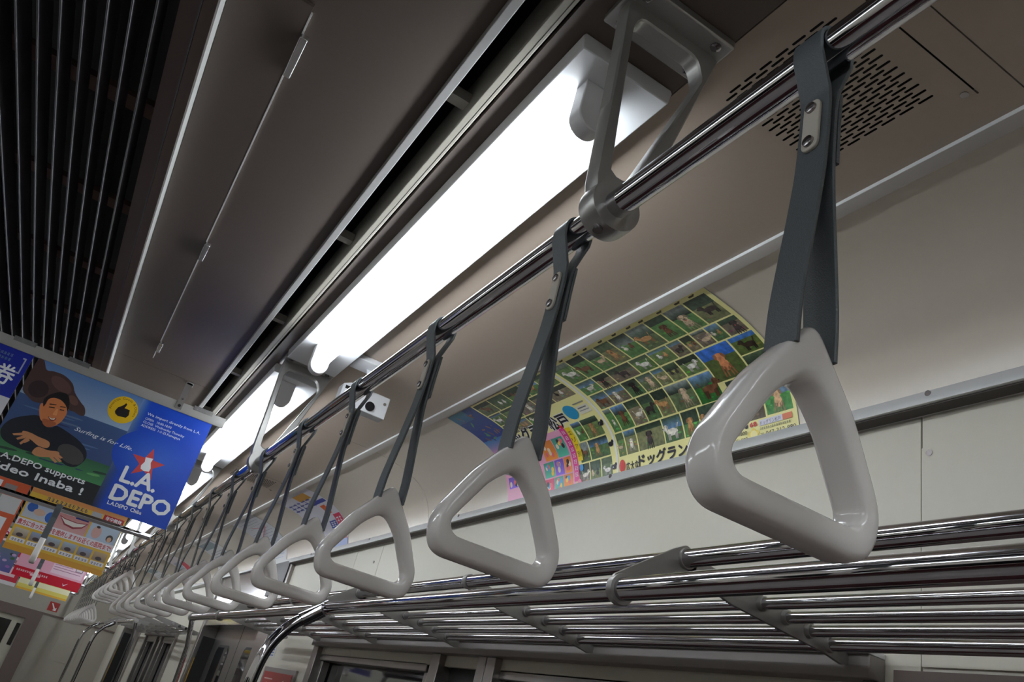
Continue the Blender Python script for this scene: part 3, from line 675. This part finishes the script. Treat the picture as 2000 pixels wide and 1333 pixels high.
for k in range(10):
    a = math.radians(-90 + 36 * k) + .0; rr = .058 if k % 2 == 0 else .024; st5.append((.758 * HU + rr * math.cos(a), .575 * HV + rr * math.sin(a)))
for k in range(0, 10, 2): p.poly([st5[k - 1], st5[k], st5[(k + 1) % 10], (.758 * HU, .575 * HV)], rgb(206, 66, 66))
p.poly(U_([(.736, .517), (.777, .508), (.774, .55), (.787, .60), (.785, .632), (.758, .642), (.737, .63), (.732, .60), (.742, .56)]), WH)
p.text('L.A.', .662 * HU, .794 * HV, .855 * HU, .056, WH, bold=.0022); p.text('DEPO', .652 * HU, .966 * HV, .975 * HU, .052, WH, bold=.0026); p.text('L.A.DEPO  Chiba', .656 * HU, 1.018 * HV, .843 * HU, .0125, WH, bold=.0004)
p.text('Surfing is for Life.', .332 * HU, .505 * HV, .652 * HU, .0135, WH, slant=.5)
p.text('L.A.DEPO supports', .035 * HU, .925 * HV, .505 * HU, .0185, WH, bold=.0006); p.text('Hideo Inaba !', -.0 * HU + .004, 1.020 * HV, .515 * HU, .0235, WH, bold=.0011)
p.build('print', 'ink', pr)
B(-.346, .254, 2.9988, 2.9995, .7945, .7975).build('top_edge', 'paper', pr, smooth=False)
# --- dark blue poster beside it
pl = root('hanging_poster', (-.66, 3.0, .40), 'dark blue hanging poster with a large white character beside the wetsuit poster', 'poster')
sheet_flat('sheet', -.96, -.361, 3.0, .397, .80, pl); p = Print(flat_map(-.96, 3.0, .80), .05)
p.rect(0, 0, .599, .19, rgb(14, 34, 150)); p.rect(0, .166, .599, .403, rgb(206, 206, 214))
p.text('券', .520, .125, .578, .062, WH, bold=.0012); p.text(']', .574, .068, .585, .045, rgb(170, 176, 200)); p.rect(.3, .135, .555, .1365, rgb(170, 180, 220)); p.rect(.3, .155, .555, .1565, rgb(170, 180, 220))
p.dash(.33, .036, .545, .010, rgb(120, 150, 170)); p.dash(.33, .052, .545, .010, rgb(110, 150, 160)); p.rect(.02, .25, .58, .26, rgb(180, 60, 70))
p.build('print', 'ink', pl)
# --- second rail: dental poster and its orange neighbour
pd = root('hanging_poster', (-.046, 6.0, .40), 'yellow and white hanging dental poster with a toothy smile photograph', 'poster')
sheet_flat('sheet', -.346, .254, 6.0, .397, .797, pd); p = Print(flat_map(-.346, 6.0, .795), .05)
p.rect(0, 0, .6, .398, rgb(228, 186, 70)); p.rect(0, 0, .6, .03, rgb(222, 150, 90)); p.rect(.46, .028, .59, .062, rgb(190, 34, 44)); p.text('年中無休', .475, .058, .578, .024, WH, bold=.0006)
p.dash(.10, .055, .36, .024, rgb(52, 46, 120)); p.rect(.385, .03, .45, .06, rgb(190, 190, 196))
p.rect(.01, .085, .20, .19, rgb(176, 190, 214), rgb(200, 204, 212)); p.ell(.05, .12, .03, .03, rgb(60, 100, 180)); p.ell(.17, .15, .03, .035, rgb(56, 110, 200)); p.ell(.10, .14, .035, .022, rgb(214, 180, 160))
p.rect(.205, .085, .40, .20, rgb(206, 136, 136), rgb(222, 170, 170)); p.rect(.205, .085, .30, .10, WH); p.rect(.31, .088, .39, .108, rgb(40, 50, 120))
p.poly([(.215, .115), (.25, .125), (.33, .13), (.395, .118), (.37, .155), (.32, .175), (.26, .165)], rgb(150, 60, 70)); p.poly([(.225, .122), (.25, .13), (.33, .135), (.385, .124), (.365, .148), (.32, .163), (.265, .156)], rgb(238, 232, 226))
p.rect(.41, .09, .595, .20, rgb(190, 206, 226)); p.rect(.41, .075, .595, .095, rgb(200, 40, 50)); p.ell(.46, .15, .03, .04, rgb(220, 176, 170)); p.ell(.46, .115, .012, .008, rgb(60, 40, 36)); p.ell(.55, .165, .022, .024, rgb(50, 36, 34)); p.ell(.55, .172, .014, .017, rgb(226, 180, 150))
p.rect(0, .198, .6, .245, rgb(236, 230, 236)); p.text('貴方に合った治療を提供します!お近くの医院まで!', .01, .236, .585, .030, rgb(206, 60, 60), bold=.0007)
for k in range(6):
    u = .015 + .097 * k; p.rect(u, .26, u + .085, .315, random.choice([rgb(150, 170, 206), rgb(200, 170, 130), rgb(170, 190, 210), rgb(206, 196, 180)]), rgb(150, 130, 110)); p.ell(u + .04, .30, .02, .012, rgb(80, 66, 70)); p.rect(u, .32, u + .085, .345, rgb(236, 234, 238)); p.dash(u + .006, .341, u + .078, .015, rgb(70, 70, 100))
p.rect(0, .362, .6, .398, rgb(220, 160, 60)); p.build('print', 'ink', pd)
po = root('hanging_poster', (-.66, 6.0, .40), 'orange and white hanging poster left of the dental poster', 'poster')
sheet_flat('sheet', -.96, -.361, 6.0, .397, .797, po); p = Print(flat_map(-.96, 6.0, .795), .05)
p.rect(0, 0, .599, .398, rgb(214, 96, 60)); p.rect(.02, .02, .44, .06, WH); p.rect(.46, .03, .53, .07, rgb(150, 140, 140)); p.rect(.2, .10, .59, .20, rgb(206, 206, 206)); p.rect(.4, .10, .47, .2, rgb(150, 160, 150)); p.rect(.2, .23, .56, .34, WH); p.ell(.45, .30, .05, .03, rgb(60, 56, 60)); p.build('print', 'ink', po)
# --- third rail: pink and red
pk = root('hanging_poster', (-.046, 9.0, .40), 'pink hanging poster with a broad red band along the bottom', 'poster')
sheet_flat('sheet', -.346, .254, 9.0, .397, .797, pk); p = Print(flat_map(-.346, 9.0, .795), .05)
p.rect(0, 0, .6, .398, rgb(226, 166, 186)); p.rect(0, .31, .6, .398, rgb(196, 14, 44)); p.ell(.12, .16, .05, .055, rgb(196, 20, 56)); p.dash(.085, .175, .155, .02, WH); p.rect(.30, .10, .58, .29, rgb(230, 200, 214)); p.rect(.32, .115, .52, .14, rgb(70, 60, 80))
for k in range(5): p.rect(.31, .16 + .022 * k, .31 + random.uniform(.15, .25), .166 + .022 * k, rgb(170, 120, 150))
p.ell(.53, .13, .04, .012, rgb(206, 40, 70)); p.rect(.50, .18, .565, .225, rgb(120, 100, 116)); p.rect(.506, .185, .559, .22, rgb(214, 200, 206)); p.dash(.02, .35, .30, .018, WH); p.rect(.15, .345, .24, .365, rgb(236, 190, 200)); p.poly([(.44, .35), (.455, .365), (.49, .345), (.455, .378)], WH); p.build('print', 'ink', pk)
pv = root('hanging_poster', (-.66, 9.0, .40), 'green and violet flower hanging poster left of the pink one', 'poster')
sheet_flat('sheet', -.96, -.361, 9.0, .397, .797, pv); p = Print(flat_map(-.96, 9.0, .795), .05)
p.rect(0, 0, .599, .398, rgb(104, 130, 100), rgb(88, 84, 150)); p.rect(.2, .02, .58, .14, rgb(230, 214, 226)); p.text('00', .40, .12, .50, .07, rgb(196, 30, 120), bold=.002)
for k in range(26): p.ell(random.uniform(.05, .57), random.uniform(.16, .36), .02, .012, random.choice([rgb(150, 100, 170), rgb(180, 150, 190), rgb(60, 96, 60), rgb(46, 60, 56)]))
p.build('print', 'ink', pv)
# --- fourth rail: pale yellow
py = root('hanging_poster', (-.046, 12.0, .40), 'pale yellow hanging poster farthest down the car', 'poster')
sheet_flat('sheet', -.346, .254, 12.0, .397, .797, py); p = Print(flat_map(-.346, 12.0, .795), .05)
p.rect(0, 0, .6, .398, rgb(232, 216, 110)); p.rect(0, .27, .6, .33, rgb(240, 236, 196)); p.ell(.1, .22, .07, .035, rgb(190, 170, 190)); p.ell(.33, .16, .05, .03, rgb(232, 120, 50)); p.rect(.3, .2, .58, .25, rgb(240, 232, 150)); p.rect(.5, .24, .55, .26, rgb(150, 130, 60)); p.rect(0, .375, .6, .398, rgb(232, 180, 60)); p.build('print', 'ink', py)
pw = root('hanging_poster', (-.66, 12.0, .40), 'white hanging poster with a red border at the far end', 'poster')
sheet_flat('sheet', -.96, -.361, 12.0, .397, .797, pw); p = Print(flat_map(-.96, 12.0, .795), .05)
p.rect(0, 0, .599, .398, rgb(200, 50, 70)); p.rect(.05, .06, .55, .30, rgb(232, 200, 206)); p.rect(.08, .10, .52, .14, rgb(170, 120, 120)); p.rect(0, .355, .599, .398, rgb(220, 216, 220)); p.build('print', 'ink', pw)
# ------------------------------------------------------------------ curved posters on the cove
def cove_sheet(name, yr, yl, t0, t1, parent, m='paper', lift=.0015, curl=0.):
    ts = [t0] + [c for c in CS if t0 + 1e-6 < c < t1 - 1e-6] + [t1]; k = len(ts) - 1; vs = []
    for t in ts:
        x, z, nx, nz = cove(t)
        for d in (lift, lift + .0006):
            for yy in (yr, yl): vs.append((x + nx * d, yy, z + nz * d))
    fs = []
    for i in range(k):
        a, b = 4 * i, 4 * i + 4
        fs += [(a, b, b + 1, a + 1), (a + 2, a + 3, b + 3, b + 2), (a, a + 2, b + 2, b), (a + 1, b + 1, b + 3, a + 3)]
    fs += [(0, 1, 3, 2), (4 * k, 4 * k + 2, 4 * k + 3, 4 * k + 1)]
    return MB().add(vs, fs).build(name, m, parent)
GR = [rgb(104, 138, 78), rgb(120, 146, 90), rgb(92, 124, 80), rgb(138, 142, 100), rgb(112, 130, 92), rgb(150, 138, 112), rgb(100, 150, 86), rgb(132, 120, 104)]
SKY = [rgb(120, 160, 210), rgb(70, 92, 72), rgb(46, 60, 48), rgb(150, 160, 160), rgb(56, 70, 60), rgb(90, 110, 80)]
DOG = [rgb(232, 226, 214), rgb(200, 150, 100), rgb(40, 34, 34), rgb(120, 80, 54), rgb(214, 190, 160), rgb(70, 60, 60), rgb(236, 232, 226)]
def dog_photo(pq, u0, v0, u1, v1, grass=None, sky=None, dog=None, pose=None):
    p = Print(pq[0]); p.n = 2
    g = grass or random.choice(GR); h = random.uniform(.18, .5); w, hh = u1 - u0, v1 - v0
    p.rect(u0, v0, u1, v1, g, tuple(c * .85 for c in g)); p.rect(u0, v0, u1, v0 + hh * h, sky or random.choice(SKY), tuple(c * .9 for c in (sky or random.choice(SKY))))
    for k in range(7):
        a = random.uniform(.003, .007); p.ell(random.uniform(u0 + a, u1 - a), random.uniform(v0 + hh * .4, v1 - a * .5), a, a * .4, tuple(min(1, c * random.uniform(.7, 1.3)) for c in g))
    d = dog or random.choice(DOG); s = min(w, hh) * random.uniform(.40, .52); cx = (u0 + u1) / 2 + random.uniform(-.12, .12) * w; cy = v0 + hh * random.uniform(.52, .62); e = random.choice([-1, 1])
    po = pose if pose is not None else random.random(); d2 = tuple(c * .72 for c in d)
    if po < .45:      # standing side on
        for q in (-.50, -.32, .34, .52): p.poly([(cx + q * s - .10 * s, cy), (cx + q * s + .10 * s, cy), (cx + q * s + .07 * s, cy + .62 * s), (cx + q * s - .07 * s, cy + .62 * s)], d2)
        p.ell(cx, cy, .66 * s, .30 * s, d); p.poly([(cx + e * .30 * s, cy - .05 * s), (cx + e * .62 * s, cy + .12 * s), (cx + e * .88 * s, cy - .30 * s), (cx + e * .52 * s, cy - .55 * s)], d)
        p.ell(cx + e * .70 * s, cy - .42 * s, .27 * s, .25 * s, d); p.ell(cx + e * .92 * s, cy - .34 * s, .19 * s, .13 * s, d); p.ell(cx + e * 1.06 * s, cy - .38 * s, .05 * s, .05 * s, rgb(20, 16, 16))
        p.ell(cx + e * .56 * s, cy - .40 * s, .11 * s, .22 * s, d2, e * .3); p.ell(cx + e * .76 * s, cy - .48 * s, .035 * s, .035 * s, rgb(20, 16, 16)); p.poly([(cx - e * .55 * s, cy - .16 * s), (cx - e * .86 * s, cy - .62 * s), (cx - e * .74 * s, cy - .62 * s), (cx - e * .50 * s, cy + .05 * s)], d)
    elif po < .8:     # running towards the viewer
        for q in (-.30, -.12, .12, .30): p.poly([(cx + q * s - .08 * s, cy + .1 * s), (cx + q * s + .08 * s, cy + .1 * s), (cx + q * 1.5 * s + .05 * s, cy + .95 * s), (cx + q * 1.5 * s - .05 * s, cy + .95 * s)], d2)
        p.ell(cx, cy + .12 * s, .36 * s, .45 * s, d); p.ell(cx, cy - .42 * s, .34 * s, .34 * s, d); p.ell(cx, cy - .24 * s, .16 * s, .14 * s, d2); p.ell(cx, cy - .30 * s, .06 * s, .05 * s, rgb(20, 16, 16)); p.ell(cx, cy - .14 * s, .07 * s, .09 * s, rgb(200, 90, 90))
        for q in (-1, 1): p.ell(cx + q * .32 * s, cy - .52 * s, .12 * s, .22 * s, d2, q * -.4); p.ell(cx + q * .13 * s, cy - .48 * s, .04 * s, .04 * s, rgb(20, 16, 16))
    else:             # two dogs
        for q, dd in ((-.45, d), (.45, random.choice(DOG))):
            p.ell(cx + q * s, cy + .05 * s, .30 * s, .24 * s, dd); p.ell(cx + q * s * 1.2, cy - .30 * s, .17 * s, .17 * s, dd)
            for z in (-.15, .15): p.poly([(cx + q * s + z * s - .05 * s, cy + .1 * s), (cx + q * s + z * s + .05 * s, cy + .1 * s), (cx + q * s + z * s, cy + .6 * s)], tuple(c * .7 for c in dd))
    p.build('photograph', 'photo', pq[1])
def photo_row(p, yl, ys, v0, v1, **k):
    e = .0022
    for a, b in zip(ys, ys[1:]): dog_photo(p, yl - a + e, v0 + e, yl - b - e, v1 - e, **k)
CR = rgb(240, 233, 162); T0 = .030
# right-hand sheet
yl, yr = 1.684, 1.082
r1 = root('cove_poster', (1.0, (yl + yr) / 2, .70), 'yellow curved poster covered in dog photographs, right sheet behind the nearest handle', 'poster', 'dog run posters')
cove_sheet('sheet', yr, yl, T0, .428, r1, lift=.0008); fmR = cove_map(yl, T0)
p = Print(fmR); p.rect(0, 0, yl - yr, .396, CR); q = (fmR, r1)
rowsR = [([1.676, 1.606, 1.54, 1.484, 1.424, 1.36, 1.29, 1.226, 1.161, 1.092], .041, .1235), ([1.676, 1.60, 1.539, 1.446, 1.378, 1.308, 1.264, 1.228, 1.184, 1.144, 1.09], .1235, .1745),
         ([1.672, 1.608, 1.537, 1.478, 1.42, 1.378, 1.33, 1.263], .1745, .2285), ([1.676, 1.642, 1.585, 1.531, 1.477, 1.424, 1.339], .2285, .302), ([1.68, 1.645, 1.595, 1.49, 1.419, 1.36, 1.29, 1.25], .302, .368)]
for ys, a, b in rowsR: photo_row(q, yl, ys, a - T0, b - T0)
dog_photo(q, yl - 1.261, .1767 - T0, yl - 1.165, .266 - T0, rgb(96, 112, 60), rgb(60, 120, 220), rgb(214, 140, 96), .6); dog_photo(q, yl - 1.16, .1767 - T0, yl - 1.09, .225 - T0, rgb(100, 120, 60), rgb(70, 130, 210), rgb(60, 44, 34), .2)
dog_photo(q, yl - 1.337, .2307 - T0, yl - 1.265, .302 - T0, rgb(60, 130, 60)); dog_photo(q, yl - 1.245, .27 - T0, yl - 1.165, .37 - T0, rgb(110, 100, 84), None, rgb(230, 226, 220)); dog_photo(q, yl - 1.16, .228 - T0, yl - 1.09, .302 - T0); dog_photo(q, yl - 1.16, .304 - T0, yl - 1.09, .368 - T0, rgb(96, 170, 96), rgb(130, 160, 190), rgb(220, 180, 140))
p.n = 12
for k in range(11):
    u = .02 + .054 * k + random.uniform(-.01, .01); p.ell(u, .006, .008, .0028, rgb(70, 60, 20)); p.poly([(u - .007, .006), (u - .005, .006), (u - .006, .011)], rgb(70, 60, 20)); p.poly([(u + .005, .006), (u + .007, .006), (u + .006, .011)], rgb(70, 60, 20)); p.ell(u + .008, .004, .003, .002, rgb(70, 60, 20))
INK = rgb(36, 34, 44)
p.ell(yl - 1.672 + .004, .392 - T0, .013, .017, rgb(208, 52, 52), n=20); p.dash(yl - 1.677, .389 - T0, yl - 1.660, .006, WH); p.dash(yl - 1.677, .398 - T0, yl - 1.660, .006, WH)
p.text('広大な', yl - 1.652, .407 - T0, yl - 1.60, .021, INK, bold=.0006); p.text('ドッグラン松戸', yl - 1.598, .405 - T0, yl - 1.335, .030, INK, bold=.0016)
p.rect(yl - 1.29, .374 - T0, yl - 1.225, .382 - T0, rgb(216, 60, 90)); p.dash(yl - 1.287, .3805 - T0, yl - 1.228, .005, WH); p.text('68', yl - 1.212, .384 - T0, yl - 1.192, .010, rgb(206, 50, 60), bold=.0005)
p.ell(yl - 1.222, .380 - T0, .005, .005, INK)
p.text('¥800', yl - 1.25, .397 - T0, yl - 1.222, .0085, INK); p.text('¥1,000', yl - 1.258, .411 - T0, yl - 1.222, .0085, INK)
for a, b in ((0, -.012), (.012, -.004), (-.012, -.004), (.007, .01), (-.007, .01)): p.ell(yl - 1.203 + a * .75, .402 - T0 + b * .75, .006, .006, rgb(240, 214, 90))
p.ell(yl - 1.203, .402 - T0, .010, .010, rgb(244, 232, 160)); p.text('2', yl - 1.2065, .405 - T0, yl - 1.2015, .008, INK)
p.rect(yl - 1.185, .374 - T0, yl - 1.112, .3865 - T0, rgb(216, 214, 230)); p.text('ドッグラン松戸', yl - 1.181, .3845 - T0, yl - 1.125, .008, INK); p.rect(yl - 1.12, .374 - T0, yl - 1.095, .3865 - T0, rgb(230, 130, 90))
p.dash(yl - 1.185, .3955 - T0, yl - 1.10, .0055, rgb(90, 90, 80)); p.text('TEL', yl - 1.184, .4085 - T0, yl - 1.172, .006, INK); p.text('047-312-880', yl - 1.169, .4105 - T0, yl - 1.088, .0105, rgb(60, 60, 60))
p.build('print', 'ink', r1)
# left-hand sheet
yl, yr = 2.285, 1.690
l1 = root('cove_poster', (1.0, (yl + yr) / 2, .70), 'yellow curved poster of dog photographs with pink and blue panels, left sheet', 'poster', 'dog run posters')
cove_sheet('sheet', yr, yl, T0 + .006, .428, l1, lift=.0008); p = Print(cove_map(yl, T0 + .006)); p.rect(0, 0, yl - yr, .390, CR); T1 = T0 + .006
p.rect(0, 0, .16, .15, rgb(40, 76, 140), rgb(40, 66, 150)); p.rect(.0, .0, .1, .05, rgb(70, 130, 150), rgb(50, 100, 150)); p.rect(.0, .15, .16, .21, rgb(60, 130, 190), rgb(230, 150, 190)); p.rect(0, .20, .40, .39, rgb(236, 170, 200))
for k in range(22): p.ell(random.uniform(.01, .15), random.uniform(.01, .15), random.uniform(.004, .016), .004, random.choice([rgb(120, 90, 90), rgb(60, 120, 170), rgb(50, 60, 130), rgb(90, 150, 110), rgb(150, 110, 90)]), random.uniform(0, 3))
fmL = cove_map(yl, T1); q = (fmL, l1)
for ys, a, b in (([2.12, 2.03, 1.94, 1.85, 1.775, 1.70], .04, .10), ([2.12, 2.05, 1.97, 1.88, 1.80, 1.70], .10, .155), ([2.12, 2.06, 1.98, 1.91], .155, .20)): photo_row(q, yl, ys, a - T1, b - T1)
photo_row(q, yl, [1.835, 1.788, 1.71], .232 - T1, .295 - T1); photo_row(q, yl, [1.855, 1.804, 1.712], .295 - T1, .354 - T1); photo_row(q, yl, [1.87, 1.816, 1.762, 1.71], .354 - T1, .415 - T1)
for ys, a, b in (([2.03, 1.96, 1.90], .255, .32), ([2.05, 1.99, 1.94, 1.90], .32, .37), ([2.06, 2.0, 1.95, 1.90], .37, .415), ([2.27, 2.20, 2.14, 2.07], .33, .37)):
    for c, d in zip(ys, ys[1:]):
        col = random.choice([rgb(70, 140, 210), rgb(220, 130, 60), rgb(210, 70, 110), rgb(80, 160, 140), rgb(230, 180, 70), rgb(120, 90, 190)]); g = Print(fmL); g.n = 30; g.rect(yl - c + .002, a - T1 + .002, yl - d - .002, b - T1 - .002, col, tuple(min(1, x * 1.25) for x in col))
        for k in range(6): g.ell(yl - random.uniform(d + .012, c - .012), random.uniform(a + .012, b - .012) - T1, .007, .008, random.choice([rgb(240, 220, 200), rgb(60, 50, 60), rgb(240, 120, 130), rgb(90, 170, 220), rgb(250, 210, 90)]))
        g.build('colour_panel', 'ink', l1)
p.n = 36
p.text('ドッグラン松戸', yl - 2.16, .232 - T1, yl - 1.822, .042, WH, bold=.0042); p.text('ドッグラン松戸', yl - 2.16, .232 - T1, yl - 1.822, .042, rgb(24, 22, 30), bold=.0018)
p.ell(yl - 1.787, .200 - T1, .028, .026, rgb(36, 150, 200), n=24); p.text('7つの', yl - 1.804, .192 - T1, yl - 1.770, .009, WH); p.text('エリア', yl - 1.806, .204 - T1, yl - 1.768, .010, WH); p.text('有り', yl - 1.799, .216 - T1, yl - 1.774, .009, WH)
p.rect(yl - 1.755, .178 - T1, yl - 1.705, .182 - T1, rgb(130, 130, 130)); p.rect(yl - 1.755, .19 - T1, yl - 1.702, .218 - T1, rgb(226, 222, 206)); p.rect(yl - 1.750, .196 - T1, yl - 1.712, .200 - T1, rgb(110, 110, 110)); p.rect(yl - 1.750, .206 - T1, yl - 1.708, .209 - T1, rgb(150, 150, 150))
p.rect(yl - 1.893, .235 - T1, yl - 1.868, .40 - T1, rgb(224, 70, 150)); p.rect(yl - 1.866, .24 - T1, yl - 1.842, .345 - T1, rgb(240, 210, 40))
for k in range(8): p.dash(yl - 1.888, .257 - T1 + .0185 * k, yl - 1.873, .013, WH)
for k, ch in enumerate('エリア別'): p.text(ch, yl - 1.862, .265 - T1 + .022 * k, yl - 1.846, .015, INK)
p.ell(yl - 1.855, .365 - T1, .010, .010, rgb(60, 150, 210)); p.ell(yl - 1.868, .405 - T1, .011, .010, rgb(236, 140, 170)); p.ell(yl - 1.872, .232 - T1, .006, .006, rgb(214, 50, 60)); p.ell(yl - 1.878, .230 - T1, .004, .004, rgb(214, 50, 60))
for a, b in ((1.712, .262), (1.708, .325), (1.708, .388)): p.ell(yl - a + .004, b - T1, .011, .007, INK); p.ell(yl - a + .013, b - .006 - T1, .005, .005, INK); p.text('A7', yl - a - .003, b + .003 - T1, yl - a + .009, .006, WH)
p.build('print', 'ink', l1)
cove_sheet('clear_edge', 1.684, 1.692, T0, .425, l1, 'white_edge', lift=.0026)
# far cove posters
def far_poster(y0, y1, label, spec):
    r = root('cove_poster', (1.0, (y0 + y1) / 2, .70), label, 'poster', 'far cove posters')
    cove_sheet('sheet', y0, y1, .028, .424, r, lift=.0008); p = Print(cove_map(y1, .028)); spec(p, y1 - y0); p.build('print', 'ink', r); return r
def spA(p, w):
    p.rect(0, 0, w, .396, rgb(206, 204, 214)); p.rect(w * .45, .02, w * .8, .07, rgb(206, 150, 50)); p.dash(w * .02, .13, w * .72, .07, rgb(60, 70, 150)); p.rect(w * .70, .14, w * .83, .20, rgb(216, 96, 40)); p.rect(w * .62, .10, w * .98, .125, rgb(50, 66, 160))
    p.rect(w * .80, .21, w * .985, .285, rgb(206, 40, 80)); p.dash(w * .815, .275, w * .97, .05, WH); p.rect(w * .60, .24, w * .78, .28, rgb(40, 60, 150)); p.dash(w * .62, .275, w * .76, .03, WH); p.rect(w * .78, .30, w * .98, .345, rgb(200, 50, 50)); p.rect(0, .345, w, .396, rgb(150, 170, 226))
def spB(p, w):
    p.rect(0, 0, w, .396, rgb(206, 208, 214)); p.poly([(w * .3, .20), (w * .9, .10), (w * .9, .106), (w * .3, .206)], rgb(200, 70, 80)); p.poly([(w * .35, .09), (w * .6, .12), (w * .6, .125), (w * .35, .095)], rgb(200, 70, 80))
    for k in range(16): p.rect(w * random.uniform(.05, .8), .02 + .022 * k, w * random.uniform(.82, .97), .0225 + .022 * k, random.choice([rgb(120, 130, 170), rgb(150, 150, 160), rgb(100, 120, 150)]))
def spC(p, w):
    p.rect(0, 0, w, .396, rgb(210, 210, 210)); p.rect(w * .1, .04, w * .9, .12, rgb(120, 140, 150))
    for k in range(9): p.rect(w * .1, .16 + .022 * k, w * .9, .165 + .022 * k, rgb(140, 140, 150))
    p.rect(w * .6, .18, w * .92, .30, rgb(170, 180, 200))
def spD(p, w): p.rect(0, 0, w, .396, rgb(206, 196, 200)); p.rect(w * .6, .12, w * .97, .26, rgb(200, 60, 80)); p.rect(w * .1, .1, w * .5, .3, rgb(150, 160, 180))
far_poster(3.885, 4.43, 'curved price poster with pink and blue blocks high on the cove', spA)
far_poster(5.02, 5.60, 'pale curved route map poster with a thin red line on the cove', spB)
far_poster(6.55, 7.15, 'white curved notice poster on the cove past the first doorway', spC)
far_poster(8.3, 8.9, 'small far curved poster with a red patch on the cove', spD)
far_poster(10.0, 10.6, 'farthest curved white poster on the cove', spC)
# ------------------------------------------------------------------ small wall signs
fs = root('framed_sign', (1.15, 4.32, -.30), 'red framed sign on the wall beside the door', 'sign')
B(1.138, 1.15, 4.02, 4.62, -.30, .118).build('frame', 'steel_soft', fs, bevel=.002); B(1.136, 1.139, 4.055, 4.585, -.27, .095).build('sheet', 'red', fs)
p = Print(lambda u, v, n: (1.1355 - n * LAY, 4.585 - u, .095 - v)); p.rect(.04, .03, .2, .036, rgb(230, 200, 196)); p.poly([(.1, .05), (.11, .05), (.16, .09), (.15, .09)], rgb(230, 220, 214)); p.poly([(.30, .06), (.42, .03), (.42, .036), (.31, .068)], rgb(230, 220, 214)); p.build('print', 'ink', fs)
ns = root('wall_sticker', (1.15, 4.66, .17), 'small pale blue printed sticker above the red framed sign', 'sticker'); B(1.1485, 1.15, 4.56, 4.75, .165, .245).build('sheet', 'paper', ns)
p = Print(lambda u, v, n: (1.148 - n * LAY, 4.75 - u, .245 - v))
for k in range(5): p.rect(.02, .01 + .014 * k, .17, .016 + .014 * k, rgb(80, 100, 170))
p.build('print', 'ink', ns)
es = root('extinguisher_sign', (.19, YF, .30), 'small red square sign with a white arrow over the end door', 'sign'); B(.115, .26, YF - .004, YF, .30, .43).build('plate', 'red', es)
p = Print(flat_map(.115, YF - .004, .43)); p.poly([(.03, .02), (.05, .02), (.10, .085), (.12, .07), (.12, .115), (.07, .115), (.085, .098)], WH); p.build('print', 'ink', es)
